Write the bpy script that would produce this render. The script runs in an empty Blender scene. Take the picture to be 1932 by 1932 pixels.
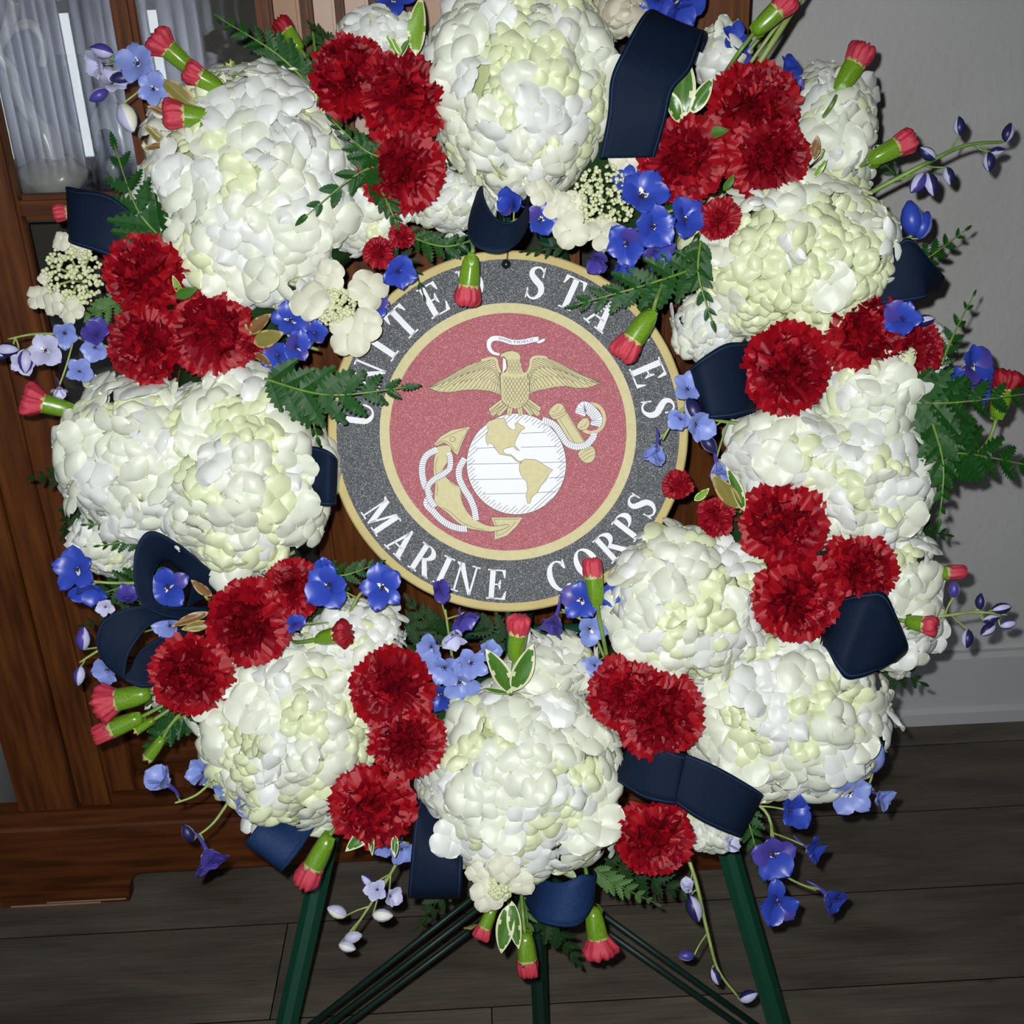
import bpy, bmesh, math, random
from mathutils import Vector, Matrix, noise

random.seed(11)
SC = bpy.context.scene
COL = SC.collection
PI = math.pi

# ------------------------------------------------------------------ camera
FPX = 2070.0                       # focal length in pixels of the 1932 px frame
TH, ROLL, YAW = math.radians(25), math.radians(2.0), math.radians(1.5)
CAM = Vector((0, 0, 1.07))
FW = Vector((math.sin(YAW) * math.cos(TH), math.cos(YAW) * math.cos(TH), -math.sin(TH)))
R0 = Vector((math.cos(YAW), -math.sin(YAW), 0))
U0 = R0.cross(FW)
RT = R0 * math.cos(ROLL) - U0 * math.sin(ROLL)
UP = U0 * math.cos(ROLL) + R0 * math.sin(ROLL)
cd = bpy.data.cameras.new('camera')
cd.sensor_fit = 'HORIZONTAL'; cd.sensor_width = 36.0
cd.lens = 36.0 * FPX / 1932.0
cd.clip_start = 0.02; cd.clip_end = 60
cam = bpy.data.objects.new('camera', cd)
COL.objects.link(cam)
cam.matrix_world = Matrix(((RT.x, UP.x, -FW.x, CAM.x), (RT.y, UP.y, -FW.y, CAM.y),
                           (RT.z, UP.z, -FW.z, CAM.z), (0, 0, 0, 1)))
SC.camera = cam

# ------------------------------------------------------------------ light
wd = bpy.data.worlds.new('world'); SC.world = wd; wd.use_nodes = True
wd.node_tree.nodes['Background'].inputs[0].default_value = (0.75, 0.8, 0.9, 1)
wd.node_tree.nodes['Background'].inputs[1].default_value = 0.05
fl = bpy.data.lights.new('flash', 'SPOT')
fl.energy = 30.0; fl.spot_size = math.radians(100); fl.spot_blend = 0.9; fl.shadow_soft_size = 0.004
fl.color = (0.97, 1.0, 1.0)
flo = bpy.data.objects.new('camera_flash', fl); COL.objects.link(flo)
flo.matrix_world = Matrix.Translation(RT * -0.014 + UP * 0.016 + FW * 0.0) @ cam.matrix_world
vs = SC.view_settings
vs.view_transform = 'Standard'; vs.look = 'None'; vs.gamma = 1.0; vs.use_curve_mapping = False
vs.exposure = 0.18

# ------------------------------------------------------------------ helpers
def ray(px, py):
    return FW + RT * ((px - 966) / FPX) - UP * ((py - 966) / FPX)
def at_y(px, py, Y):
    v = ray(px, py); return CAM + v * ((Y - CAM.y) / v.y)

LEAN = math.radians(22)            # the easel leans the wreath back
WN = Vector((math.sin(YAW) * -math.cos(LEAN), -math.cos(YAW) * math.cos(LEAN), math.sin(LEAN)))
W0 = CAM + ray(958, 816) * 0.915   # middle of the wreath
WX = (RT - WN * RT.dot(WN)).normalized()
WY = WN.cross(WX)
WM = Matrix((WX, WY, WN)).transposed()      # wreath axes -> world
S = 0.915 / FPX                    # metres per pixel in the wreath plane

def L(px, py, w=0.0):
    """measured position -> coordinates in the wreath's own axes (right, up, out)"""
    v = ray(px, py); o = W0 + WN * w
    t = (o - CAM).dot(WN) / v.dot(WN)
    d = CAM + v * t - W0
    return Vector((d.dot(WX), d.dot(WY), w))
def world(l):
    return W0 + WM @ l

def srgb(r, g, b):
    f = lambda c: (c / 255 / 12.92) if c <= 10 else ((c / 255 + 0.055) / 1.055) ** 2.4
    return (f(r), f(g), f(b))

MATS = {}
def mat(name, col, rough=0.5, spec=0.4, translucent=0.0, noise_amt=0.0, noise_scale=60.0, col2=None,
        bump=0.0, bump_scale=300.0, metallic=0.0, sheen=0.0, stretch=None, coat=0.0, detail=4.0, ramp=(0.35, 0.65)):
    m = bpy.data.materials.new(name); m.use_nodes = True
    nt = m.node_tree; N = nt.nodes; K = nt.links
    b = N['Principled BSDF']; out = N['Material Output']
    b.inputs['Base Color'].default_value = (*col, 1)
    b.inputs['Roughness'].default_value = rough
    b.inputs['Specular IOR Level'].default_value = spec
    b.inputs['Metallic'].default_value = metallic
    b.inputs['Coat Weight'].default_value = coat
    if sheen: b.inputs['Sheen Weight'].default_value = sheen
    tc = None
    def coords():
        t = N.new('ShaderNodeTexCoord')
        if stretch:
            mp = N.new('ShaderNodeMapping'); K.new(t.outputs['Object'], mp.inputs[0])
            mp.inputs['Scale'].default_value = stretch
            return mp.outputs[0]
        return t.outputs['Object']
    colsock = None
    if col2 is not None:
        nz = N.new('ShaderNodeTexNoise'); nz.inputs['Scale'].default_value = noise_scale
        nz.inputs['Detail'].default_value = detail
        K.new(coords(), nz.inputs['Vector'])
        rp = N.new('ShaderNodeValToRGB')
        rp.color_ramp.elements[0].position = ramp[0]; rp.color_ramp.elements[1].position = ramp[1]
        rp.color_ramp.elements[0].color = (*col, 1); rp.color_ramp.elements[1].color = (*col2, 1)
        K.new(nz.outputs['Fac'], rp.inputs[0]); K.new(rp.outputs[0], b.inputs['Base Color'])
        colsock = rp.outputs[0]
    if bump:
        nb = N.new('ShaderNodeTexNoise'); nb.inputs['Scale'].default_value = bump_scale
        nb.inputs['Detail'].default_value = 3
        K.new(coords(), nb.inputs['Vector'])
        bp = N.new('ShaderNodeBump'); bp.inputs['Strength'].default_value = bump
        bp.inputs['Distance'].default_value = 0.002
        K.new(nb.outputs['Fac'], bp.inputs['Height']); K.new(bp.outputs[0], b.inputs['Normal'])
    if translucent:
        tr = N.new('ShaderNodeBsdfTranslucent'); tr.inputs[0].default_value = (*col, 1)
        if colsock: K.new(colsock, tr.inputs[0])
        mx = N.new('ShaderNodeMixShader'); mx.inputs[0].default_value = translucent
        K.new(b.outputs[0], mx.inputs[1]); K.new(tr.outputs[0], mx.inputs[2]); K.new(mx.outputs[0], out.inputs[0])
    MATS[name] = m
    return m

def glass_mat(name, ior=1.5, tint=(0.96, 0.98, 0.97), boost=1.0):
    m = bpy.data.materials.new(name); m.use_nodes = True
    nt = m.node_tree; N = nt.nodes; K = nt.links; N.remove(N['Principled BSDF'])
    t = N.new('ShaderNodeBsdfTransparent'); t.inputs[0].default_value = (*tint, 1)
    g = N.new('ShaderNodeBsdfGlossy'); g.inputs['Roughness'].default_value = 0.0
    fr = N.new('ShaderNodeFresnel'); fr.inputs[0].default_value = ior
    mu = N.new('ShaderNodeMath'); mu.operation = 'MULTIPLY'; mu.inputs[1].default_value = boost; mu.use_clamp = True
    mx = N.new('ShaderNodeMixShader')
    K.new(fr.outputs[0], mu.inputs[0]); K.new(mu.outputs[0], mx.inputs[0])
    K.new(t.outputs[0], mx.inputs[1]); K.new(g.outputs[0], mx.inputs[2]); K.new(mx.outputs[0], N['Material Output'].inputs[0])
    MATS[name] = m; return m
def emit_mat(name, col, strength):
    m = bpy.data.materials.new(name); m.use_nodes = True
    nt = m.node_tree; N = nt.nodes; N.remove(N['Principled BSDF'])
    e = N.new('ShaderNodeEmission'); e.inputs[0].default_value = (*col, 1); e.inputs[1].default_value = strength
    nt.links.new(e.outputs[0], N['Material Output'].inputs[0]); MATS[name] = m; return m

def mesh(name, verts, faces, mats, smooth=True, fm=None):
    me = bpy.data.meshes.new(name)
    me.from_pydata([tuple(v) for v in verts], [], faces)
    for m in (mats if isinstance(mats, (list, tuple)) else [mats]): me.materials.append(m)
    if fm: me.polygons.foreach_set('material_index', fm)
    me.polygons.foreach_set('use_smooth', [smooth] * len(me.polygons))
    me.update(); return me
def ob(name, me, parent=None, loc=None, rot=None, scale=None, mtx=None):
    o = bpy.data.objects.new(name, me); COL.objects.link(o)
    if parent is not None: o.parent = parent
    if mtx is not None: o.matrix_basis = mtx
    else:
        if loc is not None: o.location = loc
        if rot is not None: o.rotation_euler = rot
        if scale is not None: o.scale = scale if hasattr(scale, '__len__') else (scale,) * 3
    return o
def tag(o, label=None, cat=None, group=None, kind=None):
    if label: o['label'] = label
    if cat: o['category'] = cat
    if group: o['group'] = group
    if kind: o['kind'] = kind
    return o
def root(name, l, label, cat, group=None):
    """an Empty in the wreath's axes at wreath position l"""
    o = bpy.data.objects.new(name, None); COL.objects.link(o)
    o.empty_display_size = 0.01
    o.matrix_basis = Matrix.Translation(world(l)) @ WM.to_4x4()
    return tag(o, label, cat, group)
def align(n, spin=0.0):
    n = Vector(n).normalized()
    a = Vector((0, 1, 0)) if abs(n.y) < 0.9 else Vector((1, 0, 0))
    x = a.cross(n).normalized(); y = n.cross(x)
    m = Matrix((x, y, n)).transposed()
    return m @ Matrix.Rotation(spin, 3, 'Z')
def TRS(loc, rot3, sc):
    m = rot3.to_4x4()
    s = Vector(sc) if hasattr(sc, '__len__') else Vector((sc, sc, sc))
    return Matrix.Translation(loc) @ m @ Matrix.Diagonal((s.x, s.y, s.z, 1))

class MB:
    def __init__(self): self.v = []; self.f = []; self.m = []
    def add(self, v, f, mi=0):
        o = len(self.v); self.v += [Vector(p) for p in v]
        self.f += [tuple(i + o for i in q) for q in f]; self.m += [mi] * len(f)
    def box(self, x0, x1, y0, y1, z0, z1, mi=0, bev=0.0):
        if bev > 0:
            b = bev; vs = []
            bm = bmesh.new(); bmesh.ops.create_cube(bm, size=1)
            for v in bm.verts: v.co = ((x0 + x1) / 2 + v.co.x * (x1 - x0), (y0 + y1) / 2 + v.co.y * (y1 - y0), (z0 + z1) / 2 + v.co.z * (z1 - z0))
            bmesh.ops.bevel(bm, geom=bm.edges[:], offset=b, segments=2, affect='EDGES')
            bm.verts.index_update()
            self.add([v.co.copy() for v in bm.verts], [[v.index for v in f.verts] for f in bm.faces], mi); bm.free(); return
        v = [(x, y, z) for z in (z0, z1) for y in (y0, y1) for x in (x0, x1)]
        self.add(v, [(0, 2, 3, 1), (4, 5, 7, 6), (0, 1, 5, 4), (2, 6, 7, 3), (0, 4, 6, 2), (1, 3, 7, 5)], mi)
    def tube(self, pts, r, n=6, mi=0, cap=True):
        pts = [Vector(p) for p in pts]; rs = r if hasattr(r, '__len__') else [r] * len(pts)
        o = len(self.v); prev = None
        for i, p in enumerate(pts):
            d = (pts[min(i + 1, len(pts) - 1)] - pts[max(i - 1, 0)]).normalized()
            if prev is None:
                a = Vector((0, 0, 1)) if abs(d.z) < 0.9 else Vector((1, 0, 0)); x = a.cross(d).normalized()
            else:
                x = (prev - d * prev.dot(d)).normalized()
            prev = x; y = d.cross(x)
            for k in range(n):
                t = 2 * PI * k / n; self.v.append(p + (x * math.cos(t) + y * math.sin(t)) * rs[i])
        for i in range(len(pts) - 1):
            for k in range(n):
                a = o + i * n + k; b = o + i * n + (k + 1) % n
                self.f.append((a, b, b + n, a + n)); self.m.append(mi)
        if cap:
            self.f.append(tuple(o + k for k in range(n))[::-1]); self.m.append(mi)
            e = o + (len(pts) - 1) * n; self.f.append(tuple(e + k for k in range(n))); self.m.append(mi)
    def lathe(self, prof, n=16, mi=0, mod=None):
        """prof: (r, z) list around local Z"""
        o = len(self.v)
        for i, (r, z) in enumerate(prof):
            for k in range(n):
                t = 2 * PI * k / n
                rr, zz = (r, z) if mod is None else mod(i, t, r, z)
                self.v.append(Vector((rr * math.cos(t), rr * math.sin(t), zz)))
        for i in range(len(prof) - 1):
            for k in range(n):
                a = o + i * n + k; b = o + i * n + (k + 1) % n
                self.f.append((a, b, b + n, a + n)); self.m.append(mi)
        self.f.append(tuple(o + k for k in range(n))[::-1]); self.m.append(mi)
        e = o + (len(prof) - 1) * n; self.f.append(tuple(e + k for k in range(n))); self.m.append(mi)
    def mesh(self, name, mats, smooth=True): return mesh(name, self.v, self.f, mats, smooth, self.m)

def crom(pts, sub=6, closed=False):
    pts = [Vector(p) for p in pts]; n = len(pts); out = []
    rng = range(n) if closed else range(n - 1)
    for i in rng:
        g = (lambda j: pts[j % n]) if closed else (lambda j: pts[max(0, min(n - 1, j))])
        p0, p1, p2, p3 = g(i - 1), g(i), g(i + 1), g(i + 2)
        for k in range(sub):
            t = k / sub
            out.append(0.5 * ((2 * p1) + (p2 - p0) * t + (2 * p0 - 5 * p1 + 4 * p2 - p3) * t * t + (3 * p1 - p0 - 3 * p2 + p3) * t ** 3))
    if not closed: out.append(pts[-1])
    return out

# ------------------------------------------------------------------ materials
mat('petal_white', (0.84, 0.86, 0.83), 0.34, 0.5, 0.10, col2=(0.79, 0.81, 0.74), noise_scale=40, bump=0.12, bump_scale=160)
mat('petal_cream', (0.84, 0.85, 0.75), 0.34, 0.5, 0.10, col2=(0.76, 0.80, 0.62), noise_scale=40, bump=0.12, bump_scale=160)
mat('petal_green', (0.80, 0.83, 0.60), 0.34, 0.5, 0.10, col2=(0.73, 0.80, 0.44), noise_scale=60, bump=0.1, bump_scale=160)
mat('petal_ivory', (0.78, 0.76, 0.62), 0.5, 0.35, 0.08, col2=(0.70, 0.68, 0.52), noise_scale=50)
mat('petal_aged', (0.62, 0.55, 0.40), 0.55, 0.3, 0.08, col2=(0.72, 0.68, 0.55), noise_scale=40)
mat('floret_eye', (0.66, 0.72, 0.42), 0.4)
mat('hyd_core', (0.50, 0.56, 0.28), 0.7, 0.2)
mat('bead_cream', (0.70, 0.72, 0.45), 0.45, 0.4)
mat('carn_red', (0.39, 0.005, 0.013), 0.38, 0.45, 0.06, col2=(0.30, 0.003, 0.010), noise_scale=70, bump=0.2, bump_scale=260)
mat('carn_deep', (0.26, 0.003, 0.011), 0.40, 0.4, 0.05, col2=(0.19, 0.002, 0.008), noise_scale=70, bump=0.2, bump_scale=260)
mat('bud_pink', (0.66, 0.075, 0.11), 0.4, 0.45, 0.05, col2=(0.50, 0.018, 0.04), noise_scale=120, bump=0.25, bump_scale=400)
mat('bud_dark', (0.36, 0.008, 0.02), 0.4, 0.45, col2=(0.28, 0.004, 0.012), noise_scale=120, bump=0.25, bump_scale=400)
mat('calyx', (0.070, 0.18, 0.010), 0.28, 0.55, col2=(0.21, 0.37, 0.02), noise_scale=60)
mat('calyx_tip', (0.50, 0.48, 0.20), 0.4)
mat('stem_green', (0.20, 0.34, 0.06), 0.4, 0.45, col2=(0.12, 0.22, 0.04), noise_scale=90)
mat('stem_pale', (0.36, 0.46, 0.14), 0.4, 0.45, col2=(0.24, 0.34, 0.08), noise_scale=90)
mat('fern', (0.010, 0.060, 0.010), 0.30, 0.5, 0.04, col2=(0.018, 0.095, 0.012), noise_scale=50, bump=0.3, bump_scale=240)
mat('fern_dark', (0.008, 0.032, 0.006), 0.42, 0.35, 0.03, col2=(0.014, 0.055, 0.010), noise_scale=50, bump=0.3, bump_scale=240)
mat('fern_pale', (0.10, 0.20, 0.06), 0.5, 0.3, 0.05, col2=(0.07, 0.16, 0.04), noise_scale=50)
mat('leaf_green', (0.035, 0.13, 0.015), 0.32, 0.5, col2=(0.09, 0.20, 0.03), noise_scale=45)
mat('leaf_lime', (0.16, 0.30, 0.03), 0.32, 0.5, col2=(0.22, 0.38, 0.05), noise_scale=45)
mat('leaf_margin', (0.66, 0.66, 0.40), 0.4, 0.4)
mat('leaf_olive', (0.16, 0.15, 0.03), 0.4, 0.4, col2=(0.24, 0.20, 0.05), noise_scale=60)
mat('leaf_brown', (0.16, 0.075, 0.025), 0.4, 0.4, col2=(0.22, 0.12, 0.04), noise_scale=60)
mat('leaf_edge', (0.45, 0.30, 0.12), 0.45)
mat('delph_royal', (0.018, 0.034, 0.33), 0.38, 0.5, 0.05, col2=(0.045, 0.095, 0.52), noise_scale=120)
mat('delph_pale', (0.34, 0.40, 0.72), 0.42, 0.45, 0.06, col2=(0.11, 0.18, 0.58), noise_scale=120)
mat('delph_lilac', (0.46, 0.46, 0.72), 0.45, 0.4, 0.06, col2=(0.62, 0.62, 0.78), noise_scale=120)
mat('delph_violet', (0.045, 0.035, 0.26), 0.38, 0.5, 0.04, col2=(0.09, 0.07, 0.36), noise_scale=120)
mat('delph_navy', (0.012, 0.012, 0.06), 0.4, 0.5, col2=(0.02, 0.02, 0.11), noise_scale=120)
mat('delph_eye', (0.78, 0.78, 0.66), 0.5)
mat('delph_dark', (0.03, 0.02, 0.05), 0.5)
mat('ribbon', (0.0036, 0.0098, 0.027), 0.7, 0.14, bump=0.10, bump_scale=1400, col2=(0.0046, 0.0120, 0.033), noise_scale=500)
mat('ribbon_flash_lit', (0.006, 0.023, 0.080), 0.65, 0.2, bump=0.10, bump_scale=1400, col2=(0.010, 0.034, 0.115), noise_scale=500)  # same navy ribbon nearer the flash, its light put into a brighter blue
mat('ribbon_stitch', (0.014, 0.035, 0.085), 0.7, 0.2)
mat('foam', (0.012, 0.035, 0.010), 0.9, 0.1, col2=(0.02, 0.05, 0.015), noise_scale=80, bump=0.6, bump_scale=200)
mat('gold_board', (0.72, 0.60, 0.28), 0.42, 0.4, col2=(0.66, 0.53, 0.22), noise_scale=30)
mat('print_black', (0.030, 0.033, 0.038), 0.5, 0.5, col2=(0.32, 0.33, 0.36), noise_scale=1300, detail=1.0, ramp=(0.50, 0.74), bump=0.3, bump_scale=900)
mat('print_gold', (0.60, 0.53, 0.27), 0.5, 0.4, col2=(0.55, 0.48, 0.23), noise_scale=300)
mat('print_red', (0.36, 0.062, 0.080), 0.5, 0.5, col2=(0.60, 0.25, 0.28), noise_scale=1100, detail=1.0, ramp=(0.50, 0.76), bump=0.3, bump_scale=900)
mat('print_white', (0.80, 0.80, 0.84), 0.5, 0.4)
mat('print_line', (0.13, 0.115, 0.075), 0.6, 0.2)
mat('print_grey', (0.13, 0.13, 0.15), 0.6, 0.2)
mat('easel_green', (0.006, 0.055, 0.030), 0.4, 0.5)
mat('easel_dark', (0.004, 0.022, 0.014), 0.45, 0.4)
mat('pin', (0.004, 0.012, 0.008), 0.3, 0.5)
mat('wire', (0.05, 0.05, 0.05), 0.4, 0.5)
mat('wood', (0.070, 0.019, 0.0042), 0.48, 0.22, col2=(0.170, 0.053, 0.011), noise_scale=7, stretch=(14, 14, 1.2), detail=6, bump=0.1, bump_scale=30)
mat('wood_h', (0.062, 0.016, 0.0035), 0.48, 0.22, col2=(0.145, 0.043, 0.009), noise_scale=7, stretch=(1.2, 14, 14), detail=6, bump=0.1, bump_scale=30)
mat('wood_light', (0.36, 0.19, 0.095), 0.45, 0.4, col2=(0.44, 0.25, 0.14), noise_scale=6, stretch=(12, 12, 1.0), detail=5)
mat('wood_pale', (0.56, 0.38, 0.29), 0.5, 0.35, col2=(0.62, 0.44, 0.35), noise_scale=6, stretch=(8, 8, 1.0), detail=5)
mat('wood_inside', (0.10, 0.085, 0.07), 0.7, 0.2)
mat('wood_raw', (0.45, 0.30, 0.18), 0.6)
mat('floor_joint', (0.012, 0.010, 0.008), 0.9, 0.1)
mat('wall_paint', (0.69, 0.68, 0.66), 0.75, 0.25, bump=0.8, bump_scale=80, col2=(0.74, 0.73, 0.71), noise_scale=8)
mat('trim_paint', (0.66, 0.66, 0.665), 0.5, 0.35)
mat('room_paint', (0.45, 0.44, 0.43), 0.85, 0.2)
mat('porcelain', (0.26, 0.23, 0.20), 0.25, 0.5, col2=(0.44, 0.41, 0.37), noise_scale=14)
mat('porcelain_cool', (0.25, 0.26, 0.27), 0.25, 0.5)
mat('black_glaze', (0.006, 0.006, 0.007), 0.15, 0.6)
mat('grey_pot', (0.20, 0.21, 0.21), 0.7, 0.2)
mat('curtain', (0.75, 0.76, 0.84), 0.9, 0.1, translucent=0.6)
mat('frame_white', (0.7, 0.7, 0.7), 0.5)
glass_mat('cabinet_glass', 1.5, boost=1.6)
glass_mat('crystal', 1.5, (0.90, 0.93, 0.93), boost=1.5)
emit_mat('daylight', (0.86, 0.93, 1.0), 7.0)
M = MATS

def plank_mat():
    m = bpy.data.materials.new('plank'); m.use_nodes = True
    nt = m.node_tree; N = nt.nodes; K = nt.links; b = N['Principled BSDF']
    tc = N.new('ShaderNodeTexCoord'); oi = N.new('ShaderNodeObjectInfo')
    ml = N.new('ShaderNodeMath'); ml.operation = 'MULTIPLY'; ml.inputs[1].default_value = 57.0
    K.new(oi.outputs['Random'], ml.inputs[0])
    ad = N.new('ShaderNodeVectorMath'); ad.operation = 'ADD'
    K.new(tc.outputs['Object'], ad.inputs[0]); K.new(ml.outputs[0], ad.inputs[1])
    mp = N.new('ShaderNodeMapping'); mp.inputs['Scale'].default_value = (1.3, 6.0, 1.0); K.new(ad.outputs[0], mp.inputs[0])
    n1 = N.new('ShaderNodeTexNoise'); n1.inputs['Scale'].default_value = 3.2; n1.inputs['Detail'].default_value = 7; n1.inputs['Distortion'].default_value = 0.6
    K.new(mp.outputs[0], n1.inputs['Vector'])
    r1 = N.new('ShaderNodeValToRGB'); e = r1.color_ramp.elements
    e[0].position = 0.30; e[0].color = (0.095, 0.078, 0.060, 1); e[1].position = 0.72; e[1].color = (0.20, 0.170, 0.135, 1)
    K.new(n1.outputs['Fac'], r1.inputs[0])
    mp2 = N.new('ShaderNodeMapping'); mp2.inputs['Scale'].default_value = (1.6, 40.0, 1.0); K.new(ad.outputs[0], mp2.inputs[0])
    n2 = N.new('ShaderNodeTexNoise'); n2.inputs['Scale'].default_value = 9; n2.inputs['Detail'].default_value = 5
    K.new(mp2.outputs[0], n2.inputs['Vector'])
    n3 = N.new('ShaderNodeTexVoronoi'); n3.inputs['Scale'].default_value = 7.0
    mp3 = N.new('ShaderNodeMapping'); mp3.inputs['Scale'].default_value = (0.55, 1.0, 1.0); K.new(ad.outputs[0], mp3.inputs[0]); K.new(mp3.outputs[0], n3.inputs['Vector'])
    r3 = N.new('ShaderNodeValToRGB'); e = r3.color_ramp.elements
    e[0].position = 0.015; e[0].color = (0.30, 0.30, 0.30, 1); e[1].position = 0.075; e[1].color = (1, 1, 1, 1)
    K.new(n3.outputs['Distance'], r3.inputs[0])
    r2 = N.new('ShaderNodeValToRGB'); e = r2.color_ramp.elements
    e[0].position = 0.3; e[0].color = (0.80, 0.80, 0.80, 1); e[1].position = 0.7; e[1].color = (1.15, 1.12, 1.08, 1)
    K.new(n2.outputs['Fac'], r2.inputs[0])
    rv = N.new('ShaderNodeMapRange'); rv.inputs['To Min'].default_value = 0.80; rv.inputs['To Max'].default_value = 1.22
    K.new(oi.outputs['Random'], rv.inputs['Value'])
    m1 = N.new('ShaderNodeMixRGB'); m1.blend_type = 'MULTIPLY'; m1.inputs[0].default_value = 1
    K.new(r1.outputs[0], m1.inputs[1]); K.new(r2.outputs[0], m1.inputs[2])
    m2 = N.new('ShaderNodeMixRGB'); m2.blend_type = 'MULTIPLY'; m2.inputs[0].default_value = 1
    K.new(m1.outputs[0], m2.inputs[1]); K.new(rv.outputs[0], m2.inputs[2])
    m3 = N.new('ShaderNodeMixRGB'); m3.blend_type = 'MULTIPLY'; m3.inputs[0].default_value = 0.8
    K.new(m2.outputs[0], m3.inputs[1]); K.new(r3.outputs[0], m3.inputs[2])
    K.new(m3.outputs[0], b.inputs['Base Color'])
    b.inputs['Roughness'].default_value = 0.55; b.inputs['Specular IOR Level'].default_value = 0.3
    bp = N.new('ShaderNodeBump'); bp.inputs['Strength'].default_value = 0.25; bp.inputs['Distance'].default_value = 0.002
    K.new(n2.outputs['Fac'], bp.inputs['Height']); K.new(bp.outputs[0], b.inputs['Normal'])
    return m
M['plank'] = plank_mat()

# ------------------------------------------------------------------ room shell
def boxobj(name, dims, m, parent=None, bev=0.0, origin=None, smooth=False):
    x0, x1, y0, y1, z0, z1 = dims
    o = Vector(origin) if origin is not None else Vector(((x0 + x1) / 2, (y0 + y1) / 2, z0))
    b = MB(); b.box(x0 - o.x, x1 - o.x, y0 - o.y, y1 - o.y, z0 - o.z, z1 - o.z, 0, bev)
    me = b.mesh(name, m, smooth)
    q = ob(name, me, parent)
    q.location = o if parent is None else o - parent.matrix_basis.translation
    return q
WALL_Y = 1.437
fl_o = boxobj('floor', (-3.3, 3.3, -2.9, 1.55, -0.06, -0.004), M['floor_joint'], origin=(0, 0, 0)); tag(fl_o, kind='structure', label='grey brown wooden plank floor under the easel')
PW, PL, GAP = 0.148, 1.22, 0.0008
pm = None
ROWS = [0.923 + PW * k for k in range(-25, 4)]
for i, y0 in enumerate(ROWS):
    y1 = min(y0 + PW, WALL_Y + 0.02)
    off = {25: -0.2795 - PL * 2, 26: 0.20 - PL * 2, 27: -0.10 - PL * 2, 28: 0.1 - PL * 3, 24: -0.02 - PL * 3}.get(i, -2.9 + (i * 0.437) % PL)
    if pm is None or i == len(ROWS) - 1:
        b = MB(); b.box(GAP, PL - GAP, GAP, (y1 - y0) - GAP, -0.006, 0.0, 0)
        b.m = [1, 0, 1, 1, 1, 1]; bm_ = b.mesh('plank', [M['plank'], M['floor_joint']], False)
        if pm is None: pm = bm_
        cur = bm_
    else: cur = pm
    for k in range(6):
        if off + k * PL < 3.2: ob('plank', cur, fl_o, loc=(off + k * PL, y0, 0))
w = boxobj('wall_back', (-3.3, 3.3, WALL_Y, WALL_Y + 0.1, -0.05, 2.55), M['wall_paint']); tag(w, kind='structure', label='light grey textured painted wall behind the easel')
w = boxobj('wall_left', (-3.4, -3.3, -2.9, 1.55, -0.05, 2.55), M['room_paint']); tag(w, kind='structure')
w = boxobj('wall_right', (3.3, 3.4, -2.9, 1.55, -0.05, 2.55), M['room_paint']); tag(w, kind='structure')
w = boxobj('ceiling', (-3.4, 3.4, -2.9, 1.55, 2.5, 2.6), M['room_paint']); tag(w, kind='structure')
# baseboard with a stepped foot
b = MB()
prof = [(0, 0), (-0.022, 0), (-0.022, 0.022), (-0.016, 0.030), (-0.014, 0.030), (-0.014, 0.118), (-0.009, 0.126), (0, 0.126)]
for x in (0.29, 3.3): b.v += [Vector((x, WALL_Y + p[0], p[1])) for p in prof]
n = len(prof)
for k in range(n): b.f.append((k, (k + 1) % n, n + (k + 1) % n, n + k)); b.m.append(0)
b.f += [tuple(range(n)), tuple(range(2 * n - 1, n - 1, -1))]; b.m += [0, 0]
tag(ob('baseboard_back', b.mesh('baseboard', M['trim_paint'], False)), kind='structure', label='grey painted baseboard along the wall')
# rear wall with the window that the cabinet glass mirrors
WX0, WX1, WZ0, WZ1, RY = -2.75, -1.05, 0.45, 1.75, -2.8
b = MB()
b.box(-3.4, WX0, RY - 0.1, RY, -0.05, 2.55); b.box(WX1, 3.4, RY - 0.1, RY, -0.05, 2.55)
b.box(WX0, WX1, RY - 0.1, RY, -0.05, WZ0); b.box(WX0, WX1, RY - 0.1, RY, WZ1, 2.55)
tag(ob('wall_front', b.mesh('wall_front', M['room_paint'], False)), kind='structure')
b = MB()
for x in (WX0, WX0 + 0.55, WX0 + 1.12, WX1 - 0.05): b.box(x, x + 0.05, RY - 0.06, RY - 0.02, WZ0, WZ1)
for z in (WZ0, 1.08, WZ1 - 0.05): b.box(WX0, WX1, RY - 0.06, RY - 0.02, z, z + 0.05)
wo = ob('window_1', b.mesh('window_frame', M['frame_white'], False)); tag(wo, kind='structure', label='white framed window behind the viewer')
b = MB(); b.box(WX0, WX1, RY - 0.09, RY - 0.085, WZ0, WZ1)
ob('pane', b.mesh('pane', M['daylight'], False), wo)
ct = bpy.data.objects.new('sheer_curtain', None); COL.objects.link(ct); ct.parent = wo; ct.location = (-1.9, RY + 0.06, 0.2)
for (x0, x1, z0) in ((-2.95, -2.42, 0.2), (-2.40, -2.02, 0.3), (-1.97, -1.66, 0.3), (-1.63, -1.30, 0.35), (-1.27, -0.85, 0.2)):
    b = MB(); n = 40
    for j in range(n + 1):
        x = x0 + (x1 - x0) * j / n; y = 0.03 * math.sin(j * 1.15) + 0.012 * math.sin(j * 2.9)
        b.v += [Vector((x + 1.9, y, z0 - 0.2)), Vector((x + 1.9, y, 1.75))]
    for j in range(n): b.f.append((2 * j, 2 * j + 2, 2 * j + 3, 2 * j + 1)); b.m.append(0)
    ob('curtain_panel', b.mesh('curtain_panel', M['curtain']), ct)
b = MB(); b.tube([(-1.15, 0, 1.76), (1.15, 0, 1.76)], 0.012, 8); ob('curtain_rod', b.mesh('curtain_rod', M['frame_white']), ct)

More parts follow.
